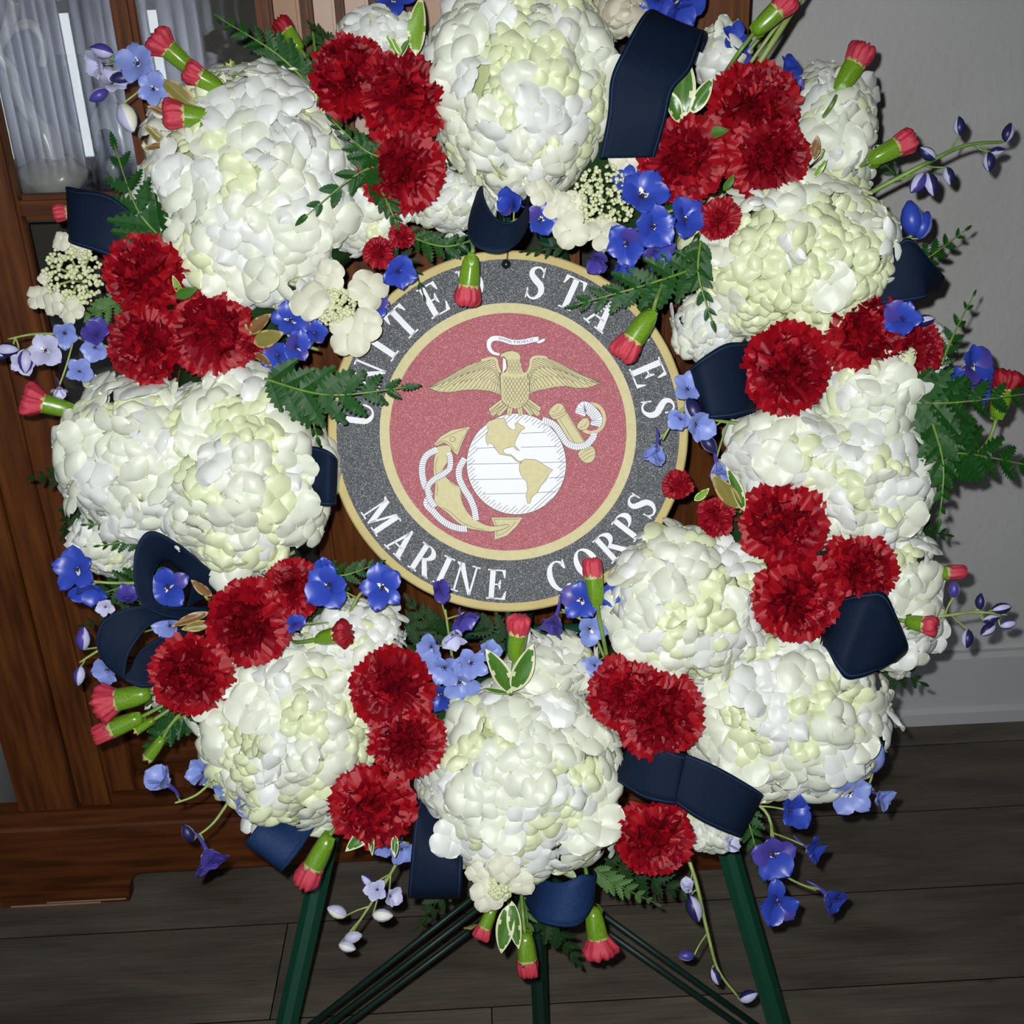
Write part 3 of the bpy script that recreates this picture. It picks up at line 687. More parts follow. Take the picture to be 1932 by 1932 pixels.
SA = [(965, 1340), (985, 1300), (1020, 1285), (1110, 1290), (1150, 1310), (1190, 1340), (1270, 1385), (1230, 1430), (1210, 1475), (1160, 1530), (1130, 1590), (1080, 1630), (1060, 1690), (1040, 1690), (1025, 1620), (1040, 1560), (1030, 1490), (985, 1440), (965, 1390)]
shape('continent', NA, G_, 6, True, 0.8, False, parent=glb); shape('continent', SA, G_, 6, True, 0.8, False, parent=glb)
# anchor
anc = shape('anchor_shank', [(215, 1175), (330, 1160), (345, 1210), (320, 1300), (270, 1385), (300, 1450), (360, 1500), (420, 1540), (440, 1620), (452, 1690), (500, 1775), (570, 1835), (650, 1880), (720, 1895), (790, 1890), (850, 1880), (872, 1895), (800, 1930), (700, 1945), (600, 1932), (500, 1915), (400, 1860), (310, 1775), (230, 1720), (190, 1660), (200, 1520), (185, 1420), (188, 1300), (205, 1225)], G_, 3, True, 1.0,
      lines=([(230, 1260), (205, 1330), (212, 1430)], [(330, 1490), (360, 1515), (395, 1530)], [(232, 1720), (330, 1760), (430, 1850), (540, 1905), (640, 1925)], [(215, 1500), (222, 1560), (212, 1620)], [(425, 1600), (440, 1650), (455, 1700)]))
shape('anchor_fluke', [(185, 1150), (250, 1080), (350, 1020), (515, 990), (480, 1070), (440, 1150), (405, 1250), (375, 1230), (330, 1165), (280, 1135), (220, 1165)], G_, 4, True, 1.0, False, lines=([(205, 1150), (300, 1085), (490, 1010), (430, 1130), (392, 1215), (340, 1150), (280, 1120), (215, 1150)],), parent=anc)
shape('anchor_fluke', [(710, 1815), (995, 1815), (940, 1900), (850, 1985), (739, 2020), (740, 1900)], G_, 2, True, 1.0, False, lines=([(735, 1832), (960, 1832)], [(735, 1832), (758, 1900)], [(765, 1940), (762, 1985), (860, 1935), (930, 1860)]), parent=anc)
v, f = strip_geo(smooth2(E_([(357 + 24 * math.cos(t * PI / 6), 1105 + 24 * math.sin(t * PI / 6)) for t in range(12)])), 0.9, 5.2, True)
ob('fluke_hole', mesh('fluke_hole', v, f, M['print_line'], False), anc)
rod = shape('anchor_stock', [(1285, 905), (1392, 850), (1590, 1170), (1480, 1215)], G_, 3, True, 1.0, False, lines=([(1330, 920), (1500, 1190)], [(1400, 890), (1560, 1140)]), parent=anc)
shape('stock_knob', [(1237, 845), (1295, 785), (1350, 785), (1388, 845), (1380, 880), (1290, 925), (1243, 890)], G_, 4, True, 1.0, True, lines=([(1255, 850), (1290, 855), (1325, 800)], [(1262, 905), (1330, 885), (1388, 845)], [(1250, 890), (1320, 868), (1375, 820)]), parent=anc)
shape('stock_knob', [(1500, 1225), (1560, 1180), (1610, 1165), (1650, 1195), (1655, 1260), (1625, 1310), (1570, 1320), (1520, 1285)], G_, 4, True, 1.0, True, lines=([(1515, 1255), (1560, 1215), (1625, 1185)], [(1530, 1280), (1580, 1240), (1640, 1215)], [(1550, 1300), (1600, 1265), (1648, 1245)]), parent=anc)
v, f = strip_geo(smooth2(E_([(1620 + 118 * math.cos(math.radians(t)), 915 + 130 * math.sin(math.radians(t))) for t in range(-95, 150, 18)]), False), 6.5, 3)
g = MB(); g.add(v, f, 0)
for rr_ in (108, 128):
    pass
ring = ob('anchor_ring', g.mesh('anchor_ring', [G_], False), anc)
shape('shank_end', [(1488, 985), (1535, 920), (1585, 915), (1605, 965), (1575, 1012), (1520, 1022)], G_, 4.5, True, 1.0, lines=([(1515, 1000), (1560, 985), (1580, 945)],), parent=anc)
def rope(path, wpx, h, tick=9.0):
    pts = smooth2(E_(path), False, 6); g = MB()
    v, f = strip_geo(pts, wpx + 1.6, h); g.add(v, f, 1)
    v, f = strip_geo(pts, wpx, h + 0.4); g.add(v, f, 0)
    acc = 0.0
    for i in range(1, len(pts)):
        a, c = Vector(pts[i - 1]), Vector(pts[i]); d = c - a; n_ = d.length
        if n_ < 1e-6: continue
        u = d / n_; s0 = 0
        while acc + (n_ - s0) >= tick / 4.83 * 2.2:
            s0 += tick / 4.83 * 2.2 - acc; acc = 0
            p = a + u * s0; nn = Vector((-u.y, u.x))
            v, f = strip_geo([p - nn * wpx * 0.5 - u * 1.2, p + nn * wpx * 0.5 + u * 1.2], 0.85, h + 0.8); g.add(v, f, 1)
        acc += n_ - s0
    return ob('rope', g.mesh('rope', [Wh, M['print_grey']], False), anc)
rope([(215, 1200), (130, 1245), (88, 1320), (82, 1420), (105, 1520), (150, 1610), (120, 1690), (190, 1770), (260, 1840), (340, 1890), (420, 1915), (490, 1920)], 11.5, 5)
rope([(325, 1230), (338, 1290), (330, 1370), (275, 1420), (190, 1470), (135, 1540), (150, 1640), (200, 1720)], 10.0, 6)
rope([(468, 1280), (420, 1370), (420, 1460), (465, 1560), (515, 1640), (555, 1740), (570, 1840)], 11.5, 5)
rope([(1175, 930), (1280, 975), (1350, 1070), (1400, 1140), (1480, 1172), (1570, 1155), (1630, 1095), (1645, 1045)], 12.0, 5.6)
rope([(1515, 880), (1550, 810), (1620, 850), (1670, 920), (1655, 985)], 20, 5, 8)
# eagle: wings of single feathers, breast scales, head
eag = shape('eagle_body', [(800, 500), (900, 515), (1040, 500), (1058, 580), (1055, 680), (1045, 750), (1010, 800), (930, 830), (850, 800), (805, 750), (798, 640)], G_, 5, True, 1.0)
def wing(outer, inner, n, h, nm):
    """outer/inner: leading and trailing edge polylines root->tip; feathers fan between them"""
    o_ = smooth2(outer, False, 8); i_ = smooth2(inner, False, 8)
    def at(pl_, t):
        x = t * (len(pl_) - 1); k = min(int(x), len(pl_) - 2); r = x - k
        return (pl_[k][0] * (1 - r) + pl_[k + 1][0] * r, pl_[k][1] * (1 - r) + pl_[k + 1][1] * r)
    for row, (f0, f1) in enumerate(((0.45, 1.0), (0.22, 0.66), (0.0, 0.36))):
        for k in range(n):
            t0, t1 = k / n, (k + 1) / n
            def mix(t, fr, sh=0.0):
                a, c = at(o_, max(0, min(1, t - sh * 0.25))), at(i_, min(1, t + sh * 0.05)); return (a[0] + (c[0] - a[0]) * fr, a[1] + (c[1] - a[1]) * fr)
            q = [mix(t0, f0, 1), mix(t1, f0, 1), mix(t1, f0 + (f1 - f0) * 0.8, .3), mix((t0 + t1) / 2, f1), mix(t0, f0 + (f1 - f0) * 0.8, .3)]
            shape('feather', q, G_, h + row * 0.9 + (k % 2) * 0.2, True, 0.95, False, parent=eag)
for sgn in (0, 1):
    if sgn == 0:
        lead = [(790, 500), (765, 440), (755, 385), (710, 368), (620, 392), (500, 432), (370, 502), (245, 578), (128, 636)]
        trail = [(800, 700), (760, 690), (700, 668), (620, 660), (540, 655), (440, 662), (340, 680), (240, 676), (128, 640)]
    else:
        lead = [(1040, 505), (1068, 440), (1075, 380), (1125, 355), (1215, 365), (1345, 420), (1470, 488), (1600, 555), (1715, 590)]
        trail = [(1045, 700), (1085, 680), (1140, 660), (1215, 648), (1290, 632), (1390, 622), (1470, 640), (1580, 640), (1715, 594)]
    base = lead + trail[::-1]
    shape('wing', base, G_, 3.4, True, 1.1, False, parent=eag)
    wing(lead, trail, 17, 3.8, sgn)
    c = lead[:5]
    v, f = strip_geo(smooth2(E_(c), False), 5.5, 7.2); v2, f2 = strip_geo(smooth2(E_(c), False), 6.8, 7.0)
    g = MB(); g.add(v2, f2, 1); g.add(v, f, 0); ob('wing_edge', g.mesh('wing_edge', [G_, M['print_line']], False), eag)
for r_ in range(9):
    for k in range(7):
        x = 828 + (k + (0.5 if r_ % 2 else 0)) * 33; y = 548 + r_ * 27
        if abs(x - 925) > (118 if r_ < 6 else 118 - (r_ - 5) * 16): continue
        shape('breast_feather', [(x, y - 24), (x + 17, y), (x, y + 24), (x - 17, y)], G_, 6.2 + r_ * 0.12, True, 0.8, False, parent=eag)
for k, (a, c) in enumerate((((815, 760), (700, 845)), ((830, 775), (715, 880)), ((850, 790), (770, 880)), ((1035, 755), (1150, 835)), ((1020, 770), (1140, 880)), ((1000, 785), (1080, 880)), ((890, 790), (870, 885)), ((960, 790), (980, 885)))):
    d = Vector((c[0] - a[0], c[1] - a[1])); n_ = Vector((-d.y, d.x)).normalized() * 24
    shape('tail_feather', [(a[0] + n_.x, a[1] + n_.y), (c[0] + n_.x * .9, c[1] + n_.y * .9), (c[0] + d.x * .06, c[1] + d.y * .06), (c[0] - n_.x * .9, c[1] - n_.y * .9), (a[0] - n_.x, a[1] - n_.y)], G_, 4.6 + k * 0.05, True, 0.9, False, lines=([a, c],), parent=eag)
hd = shape('eagle_head', [(790, 358), (800, 330), (845, 310), (900, 300), (955, 318), (978, 355), (972, 400), (985, 450), (1005, 505), (930, 520), (835, 505), (860, 450), (852, 390), (825, 352), (800, 362)], G_, 7.5, True, 1.0, False, parent=eag)
for r_ in range(4):
    for k in range(4):
        x = 868 + (k + (0.5 if r_ % 2 else 0)) * 30; y = 400 + r_ * 30
        if x < 985: shape('neck_feather', [(x, y - 20), (x + 14, y), (x, y + 20), (x - 14, y)], G_, 8.6 + r_ * .1, True, 0.75, False, parent=eag)
shape('throat', [(815, 362), (842, 382), (850, 460), (812, 505)], Wh, 8.4, True, 0.7, False, parent=eag)
v, f = strip_geo(smooth2(E_([(810, 508), (870, 522), (930, 530), (990, 522), (1030, 508)]), False), 6, 9.2); ob('collar', mesh('collar', v, f, G_, False), eag)
# motto ribbon
bp_ = [(785, 335), (725, 318), (690, 270), (695, 215), (735, 188), (800, 192), (900, 222), (1000, 220), (1090, 200), (1140, 195)]
pts = smooth2(E_(bp_), False, 6); wl = [4 + 5.2 * min(1, i / 18) for i in range(len(pts))]
g = MB(); v, f = strip_geo(pts, [w_ + 1.5 for w_ in wl], 4); g.add(v, f, 1); v, f = strip_geo(pts, wl, 4.5); g.add(v, f, 0)
bn = ob('motto_ribbon', g.mesh('motto_ribbon', [Wh, M['print_grey']], False), pl)
shape('ribbon_tip', [(1120, 225), (1165, 195), (1198, 190), (1195, 212), (1150, 235)], Wh, 4.2, True, 0.9, parent=bn)
# motto lettering with the built-in font
fc = bpy.data.curves.new('motto', 'FONT'); fc.body = 'SEMPER FIDELIS'; fc.align_x = 'CENTER'; fc.align_y = 'CENTER'; fc.size = 1.0; fc.resolution_u = 2
to = bpy.data.objects.new('motto_tmp', fc); COL.objects.link(to)
dg = bpy.context.evaluated_depsgraph_get(); tm = bpy.data.meshes.new_from_object(to.evaluated_get(dg))
bpy.data.objects.remove(to)
xs = [v.co.x for v in tm.vertices]; x0, x1 = min(xs), max(xs)
cen = smooth2(E_([(775, 188), (830, 200), (900, 222), (1000, 220), (1090, 200)]), False, 10)
for v in tm.vertices:
    t = (v.co.x - x0) / (x1 - x0) * (len(cen) - 1); k = min(int(t), len(cen) - 2); r = t - k
    X = cen[k][0] * (1 - r) + cen[k + 1][0] * r; Y = cen[k][1] * (1 - r) + cen[k + 1][1] * r - v.co.y * 6.6
    v.co = pp(X, Y, 5.2)
tm.materials.clear(); tm.materials.append(M['print_grey']); ob('motto_lettering', tm, bn)
# florist sticks holding the board to the foam ring
for ty in (1, -1):
    b = MB(); b.tube([(0.0, ty * 0.10, -0.0155), (0.0, ty * 0.215, -0.03)], 0.003, 6); ob('support_stick', b.mesh('support_stick', M['easel_green']), pl)
# hanging pin
b = MB(); b.lathe([(0.0005, 0.0), (0.0035, 0.0005), (0.004, 0.0022), (0.002, 0.004), (0.0005, 0.0043)], 14)
hk = ob('pin', b.mesh('pin', M['pin']), pl, loc=pp(955, 500, 2) + Vector((0, 0, 0.001)))
b = MB(); b.tube([(0, 0, 0.002), (0.0012, 0.006, 0.004), (0.002, 0.020, 0.002), (0.002, 0.035, -0.006)], 0.0007, 5); ob('wire', b.mesh('wire', M['wire']), hk)

# ------------------------------------------------------------------ hydrangea florets
def uv_sphere(b, c, r, nu=8, nv=5, mi=0, sz=1.0):
    o = len(b.v)
    for j in range(nv + 1):
        p = PI * j / nv
        for i in range(nu):
            t = 2 * PI * i / nu
            b.v.append(Vector(c) + Vector((r * math.sin(p) * math.cos(t), r * math.sin(p) * math.sin(t), r * sz * math.cos(p))))
    for j in range(nv):
        for i in range(nu):
            a = o + j * nu + i; d = o + j * nu + (i + 1) % nu; b.f.append((a, d, d + nu, a + nu)); b.m.append(mi)
def oval(v, p=0.5, foot=0.28):
    """half width of a rounded petal along its length 0..1, widest at p"""
    if v > p: return math.sqrt(max(0.0, 1 - ((v - p) / (1 - p)) ** 2))
    return foot + (1 - foot) * math.sin(PI / 2 * v / p)
def floret_mesh(seed, m, Lp=1.0, wid=1.22, dome=0.22, droop=0.22, rise=0.0, nu=9, nv=9, point=0.0):
    rnd = random.Random(seed); b = MB()
    for k in range(4):
        ang = k * PI / 2 + rnd.uniform(-0.14, 0.14); lk = Lp * rnd.uniform(0.86, 1.1); wk = wid * rnd.uniform(0.9, 1.1)
        zoff = 0.09 if k % 2 else 0.0; ph = rnd.uniform(0, 6.28); tw = rnd.uniform(-0.14, 0.14); dr = droop * rnd.uniform(0.5, 1.5)
        o = len(b.v); notch = rnd.uniform(-0.05, 0.05)
        for j in range(nv):
            v = math.sin(PI / 2 * j / (nv - 1))
            hw = 0.5 * wk * (oval(v, 0.56) if point == 0 else (oval(v, 0.45) ** (1 + point)))
            for i in range(nu):
                u = -1 + 2 * i / (nu - 1); y = u * hw
                x = lk * (0.02 + 0.98 * v) + notch * v * (1 - u * u) * lk
                z = zoff + rise * v + dome * math.sin(PI * min(1, v * 0.88 + 0.06)) * (1 - 0.5 * u * u) - dr * v ** 2.5 - 0.16 * u * u * hw * 2 * v
                z += 0.035 * math.sin(3 * u + ph) * v + tw * u * v * 0.5 + 0.02 * math.sin(7 * v + 4 * u + ph)
                ca, sa = math.cos(ang), math.sin(ang); b.v.append(Vector((x * ca - y * sa, x * sa + y * ca, z)))
        for j in range(nv - 1):
            for i in range(nu - 1):
                a = o + j * nu + i; b.f.append((a, a + 1, a + nu + 1, a + nu)); b.m.append(0)
    uv_sphere(b, (0, 0, 0.16 + rise * 0.1), 0.06, 8, 4, 1)
    return b.mesh('floret', [m, M['floret_eye']])
FW_ = [floret_mesh(10 + i, M['petal_white'], dome=d, droop=r) for i, (d, r) in enumerate(((.12, .14), (.20, .26), (.08, .02), (.20, .08), (.14, .32)))]
FC_ = [floret_mesh(30 + i, M['petal_cream'], dome=d, droop=r, rise=e_) for i, (d, r, e_) in enumerate(((.14, .15, 0), (.22, .22, .1), (.10, .0, .12), (.18, .3, 0)))]
FG_ = [floret_mesh(50 + i, M['petal_green'], wid=1.28, dome=d, droop=r, rise=e_) for i, (d, r, e_) in enumerate(((.24, .22, .12), (.28, .28, .20), (.20, .06, .28)))]
FP_ = [floret_mesh(60 + i, M['petal_white'], wid=0.85, dome=.14, droop=.1, point=0.6, rise=.1) for i in range(2)]
FI_ = [floret_mesh(70 + i, M['petal_ivory'], wid=1.06, dome=.10, droop=.10) for i in range(3)]
FA_ = [floret_mesh(80 + i, M['petal_aged'], wid=1.1, dome=.12, droop=.2) for i in range(2)]
def core_mesh(name, m, seed=0):
    bm = bmesh.new(); bmesh.ops.create_icosphere(bm, subdivisions=3, radius=1)
    for v in bm.verts: v.co *= 1 + 0.10 * noise.noise(v.co * 3 + Vector((seed, 0, 0)))
    for f_ in bm.faces: f_.smooth = True
    me = bpy.data.meshes.new(name); bm.to_mesh(me); bm.free(); me.materials.append(m); return me
CORE = core_mesh('flower_core', M['hyd_core'])

def hydrangea(cx, cy, rx, ry, label, w=0.0, depth=0.058, green=0.35, size=0.0182, seed=0, dens=2.85, tilt=None, pale=0.55, point=0.12, sets=None, cut=-0.10):
    l0 = L(cx, cy, w); r = root('hydrangea', l0, label, 'hydrangea', 'white hydrangea heads in the wreath')
    k = (l0 - Vector((0, 0, 0))).z
    sc_ = S * (1 - w / 0.915)
    a, b_, c = rx * sc_ - size * 0.45, ry * sc_ - size * 0.45, depth - size * 0.3
    rnd = random.Random(1000 + seed + int(cx))
    ob('flower_core', CORE, r, mtx=Matrix.Diagonal((a * 0.77, b_ * 0.77, c * 0.74, 1)))
    stem = MB(); q = Vector((-l0.x, -l0.y, 0)); q = q.normalized() * 0.0 if q.length < 1e-6 else Vector((0, 0, 0))
    stem.tube([(0, 0, 0), (0, 0, -0.05 - w)], 0.004, 6); ob('stem', stem.mesh('stem', M['stem_green']), r)
    area = 2 * PI * ((a * b_) ** 1.6 / 3 + (a * c) ** 1.6 / 3 + (b_ * c) ** 1.6 / 3) ** (1 / 1.6)
    n = int(dens * area / (PI * (size * 0.80) ** 2))
    ga = PI * (3 - math.sqrt(5)); off = Vector((rnd.uniform(0, 50), rnd.uniform(0, 50), 3.3))
    zmin = cut
    for i in range(n):
        z = 1 - (1 - zmin) * (i + 0.5) / n; rr_ = math.sqrt(max(0, 1 - z * z)); t = i * ga + rnd.uniform(-0.12, 0.12)
        d = Vector((rr_ * math.cos(t), rr_ * math.sin(t), z))
        bumpy = 1 + 0.13 * noise.noise(d * 2.6 + off) + rnd.uniform(-0.08, 0.07)
        p = Vector((d.x * a, d.y * b_, d.z * c)) * bumpy
        nrm = Vector((d.x / a, d.y / b_, d.z / c)).normalized()
        g = noise.noise(d * 2.6 + off * 1.7) * 0.9 + 0.5 + rnd.uniform(-0.22, 0.22)
        g += 0.18 * (d.z - 0.55)
        jit = Vector((rnd.gauss(0, .36), rnd.gauss(0, .36), rnd.gauss(0, .2)))
        nn = (nrm + jit).normalized()
        s_ = size * rnd.uniform(0.82, 1.22)
        if sets: me = rnd.choice(sets)
        elif g > 1 - green: me = rnd.choice(FG_); s_ *= rnd.uniform(0.58, 0.85); p *= 0.97
        elif rnd.random() < point: me = rnd.choice(FP_)
        elif g > 1 - green - 0.38 * pale / 0.55: me = rnd.choice(FC_)
        else: me = rnd.choice(FW_)
        ob('floret', me, r, mtx=TRS(p, align(nn, rnd.uniform(0, 6.28)), (s_, s_, s_ * rnd.uniform(0.75, 1.25))))
    return r
HG = [
 (985, 165, 186, 205, 'large white hydrangea head at the top directly above the plaque', dict(green=.40, depth=.066)),
 (468, 362, 210, 232, 'large white hydrangea head at the upper left, below the pink tipped buds', dict(green=.25, depth=.066, pale=.5)),
 (268, 862, 160, 165, 'white hydrangea head at the far left beside the cabinet door', dict(green=.20, depth=.055)),
 (450, 890, 178, 208, 'greenish white hydrangea head left of the plaque, under the large fern', dict(green=.42, depth=.064, seed=3)),
 (205, 1025, 78, 68, 'small ruffled white hydrangea piece under the far left hydrangea', dict(w=-.02, depth=.03, green=.15, point=.4, size=.013)),
 (550, 1372, 182, 192, 'creamy white hydrangea head at the lower left between two groups of carnations', dict(green=.48, depth=.062, seed=5)),
 (668, 1215, 102, 92, 'small cool white hydrangea head with a dark red bud, below left of the plaque', dict(w=-.015, depth=.042, green=.10, point=.3, size=.014)),
 (983, 1470, 205, 202, 'large white hydrangea head at the bottom directly below the plaque', dict(green=.36, depth=.066, seed=7)),
 (1035, 1262, 104, 76, 'small white hydrangea head between the bottom hydrangea and the plaque', dict(w=-.015, depth=.042, green=.15)),
 (1295, 1142, 162, 156, 'creamy white hydrangea head at the lower right edge of the plaque', dict(green=.38, depth=.058, seed=9)),
 (1480, 1345, 198, 172, 'large white hydrangea head at the lower right above the dark floor', dict(green=.30, depth=.062, seed=11)),
 (1490, 862, 132, 112, 'white hydrangea lobe right of the plaque between two red carnations', dict(green=.12, depth=.05, seed=12)),
 (1608, 905, 152, 150, 'pure white hydrangea head on the right beside the wet fern fronds', dict(green=.22, depth=.056, seed=13)),
 (1638, 740, 108, 102, 'white hydrangea lobe under the pair of carnations at the right', dict(green=.22, depth=.05, seed=14)),
 (1685, 1120, 92, 150, 'white hydrangea head half hidden behind the carnations at the right edge', dict(w=-.025, depth=.042, green=.14, point=.3)),
 (1505, 495, 208, 172, 'yellow green hydrangea head at the upper right', dict(green=.66, depth=.064, seed=15, pale=.8)),
 (1565, 255, 92, 130, 'white hydrangea head behind the large carnation at the upper right', dict(w=-.025, depth=.045, green=.22)),
 (1335, 620, 72, 72, 'small white hydrangea piece beside the last letters of STATES', dict(w=-.02, depth=.035, green=.10, point=.35, size=.013)),
 (720, 80, 92, 60, 'small white hydrangea cluster at the top edge above the carnations', dict(w=-.025, depth=.035, green=.18, size=.014)),
 (1362, 110, 56, 62, 'small white hydrangea cluster right of the top navy ribbon', dict(w=-.025, depth=.032, green=.25, size=.014)),
 (850, 385, 92, 62, 'small white hydrangea cluster left of the ribbon loop above the plaque', dict(w=-.025, depth=.035, green=.12, size=.014)),
 (690, 410, 90, 78, 'pale bluish white hydrangea cluster behind the fern at the upper left of the plaque', dict(w=-.03, depth=.038, green=.06, size=.014)),
 (1335, 1555, 70, 56, 'small white hydrangea piece peeking out under the double navy ribbon', dict(w=-.03, depth=.032, green=.15, size=.013)),
 (335, 1300, 60, 42, 'scrap of white hydrangea under the carnations at the lower left', dict(w=-.03, depth=.025, green=.10, size=.012)),
 (1745, 660, 40, 52, 'scrap of white hydrangea right of the paired carnations', dict(w=-.035, depth=.025, green=.10, size=.012)),
]
for (cx, cy, rx, ry, lab, kw) in HG: hydrangea(cx, cy, rx, ry, lab, **kw)
hydrangea(1168, 35, 66, 50, 'faded cream hydrangea cluster left of the top navy ribbon', w=-.02, depth=.03, size=.016, sets=FA_ + FI_, seed=77, dens=1.8)

# lacecap clusters: flat ivory florets around a mass of tiny closed buds
def lacecap(cx, cy, r_px, florets, label, w=0.03, seed=0, stem=None):
    l0 = L(cx, cy, w); r = root('lacecap_flower', l0, label, 'flower', 'lacecap clusters')
    rnd = random.Random(seed); b = MB(); R = r_px * S
    for i in range(250):
        a_ = rnd.uniform(0, 6.28); q = R * math.sqrt(rnd.random()); z = 0.012 * (1 - (q / R) ** 2) + rnd.uniform(-.003, .003)
        uv_sphere(b, (q * math.cos(a_), q * math.sin(a_), z), rnd.uniform(.0012, .0023), 6, 4)
    tag(ob('bud_cluster', b.mesh('bud_cluster', M['bead_cream']), r), kind='stuff')
    b = MB()
    for i in range(7):
        a_ = i * 0.9; b.tube([(0, 0, -0.03), (0.3 * R * math.cos(a_), 0.3 * R * math.sin(a_), -0.008), (0.8 * R * math.cos(a_), 0.8 * R * math.sin(a_), 0.0)], 0.0011, 5)
    ob('stalk', b.mesh('stalk', M['stem_pale']), r)
    for (fx, fy, fr) in florets:
        p = L(fx, fy, w + rnd.uniform(0.0, 0.012)) - l0
        ob('floret', rnd.choice(FI_), r, mtx=TRS(p, align((rnd.gauss(0, .25), rnd.gauss(0, .25), 1), rnd.uniform(0, 6.28)), fr * S))
lacecap(140, 520, 55, ((72, 560, 26), (100, 572, 24), (132, 588, 28), (115, 455, 20), (150, 470, 22), (82, 525, 12)), 'pale green lacecap bud cluster with ivory florets at the far left', seed=1)
lacecap(1142, 372, 58, ((1076, 435, 36), (1135, 438, 38), (1182, 302, 34), (1050, 385, 30), (1020, 360, 28), (1085, 385, 25)), 'lacecap bud cluster with ivory florets above the word STATES', seed=2, w=.025)
lacecap(632, 578, 36, ((658, 632, 44), (695, 545, 40), (585, 568, 40), (690, 612, 34), (620, 520, 34)), 'lacecap bud cluster with flat ivory florets at the upper left rim of the plaque', seed=3, w=.035)
lacecap(940, 1672, 26, ((915, 1690, 34), (985, 1668, 26), (900, 1650, 24), (950, 1640, 30)), 'small lacecap cluster hanging under the bottom hydrangea', seed=4, w=.045)

# ------------------------------------------------------------------ carnations
def carn_petal(seed, m, nu=19, nv=7, ruf=0.17, jag=0.045, wid=1.0):
    rnd = random.Random(seed); b = MB(); p1, p2, p3 = (rnd.uniform(0, 6.28) for _ in range(3))
    for j in range(nv):
        v = j / (nv - 1)
        for i in range(nu):
            u = -1 + 2 * i / (nu - 1)
            hw = 0.5 * wid * (0.14 + 0.86 * v ** 0.8)
            ext = 1 + (jag * (1 if i % 2 else -1) + rnd.uniform(-.035, .035) if j == nv - 1 else 0) - 0.20 * u * u
            x = v * ext; y = u * hw
            z = ruf * v ** 1.6 * (0.8 * math.sin(4.6 * u + p1) + 0.55 * math.sin(9.5 * u + p2) + 0.18 * math.sin(19 * u)) + 0.10 * math.sin(PI * v) - 0.10 * v * v + 0.05 * v * math.sin(5 * v + p3)
            b.v.append(Vector((x, y, z)))
    for j in range(nv - 1):
        for i in range(nu - 1):
            a = j * nu + i; b.f.append((a, a + 1, a + nu + 1, a + nu)); b.m.append(0)
    return b.mesh('petal', m)
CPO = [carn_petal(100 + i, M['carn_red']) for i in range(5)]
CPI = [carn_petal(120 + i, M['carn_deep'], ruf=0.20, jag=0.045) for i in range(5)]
CPM = [carn_petal(140 + i, M['bud_dark'], ruf=0.16, jag=0.04) for i in range(3)]
b = MB(); b.lathe([(0.0005, -0.62), (0.10, -0.60), (0.17, -0.45), (0.20, -0.15), (0.26, 0.02), (0.02, 0.03)], 14); CALYX = b.mesh('calyx', M['calyx'])
def carnation(cx, cy, r_px, label, w=0.04, n=(0.0, 0.0, 1.0), seed=0, rings=None, group='red carnations in the wreath', sets=None, dep=1.0, squash=(1, 1)):
    l0 = L(cx, cy, w - 0.012); o = root('carnation', l0, label, 'carnation', group)
    rnd = random.Random(seed + int(cx * 3 + cy)); R = r_px * S * (1 - w / 0.915)
    base = align(n, rnd.uniform(0, 6.28)).to_4x4()
    base = Matrix.Diagonal((squash[0], squash[1], 1, 1)) @ base
    ob('calyx', CALYX, o, mtx=base @ Matrix.Scale(R * 0.8, 4) @ Matrix.Translation((0, 0, -0.12)))
    rings = rings or ((9, 3, 1.03, 1.42), (9, 20, 0.99, 1.32), (9, 38, 0.90, 1.18), (8, 55, 0.80, 1.04), (6, 70, 0.72, 0.92), (4, 84, 0.66, 0.8))
    for ri, (cnt, el, ln, wd_) in enumerate(rings):
        for k in range(cnt):
            t = 2 * PI * (k + 0.5 * (ri % 2)) / cnt + rnd.uniform(-.12, .12); el_ = math.radians(el + rnd.uniform(-9, 9))
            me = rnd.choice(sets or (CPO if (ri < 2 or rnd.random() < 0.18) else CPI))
            s_ = R * ln * rnd.uniform(0.87, 1.09)
            m_ = Matrix.Rotation(t, 4, 'Z') @ Matrix.Rotation(-el_, 4, 'Y') @ Matrix.Rotation(rnd.uniform(-.25, .25), 4, 'X') @ Matrix.Diagonal((s_, R * wd_, R * 0.85 * rnd.choice((-1, 1)), 1))
            ob('petal', me, o, mtx=base @ Matrix.Translation((0, 0, (0.02 + 0.03 * ri) * R * dep)) @ m_)
    return o
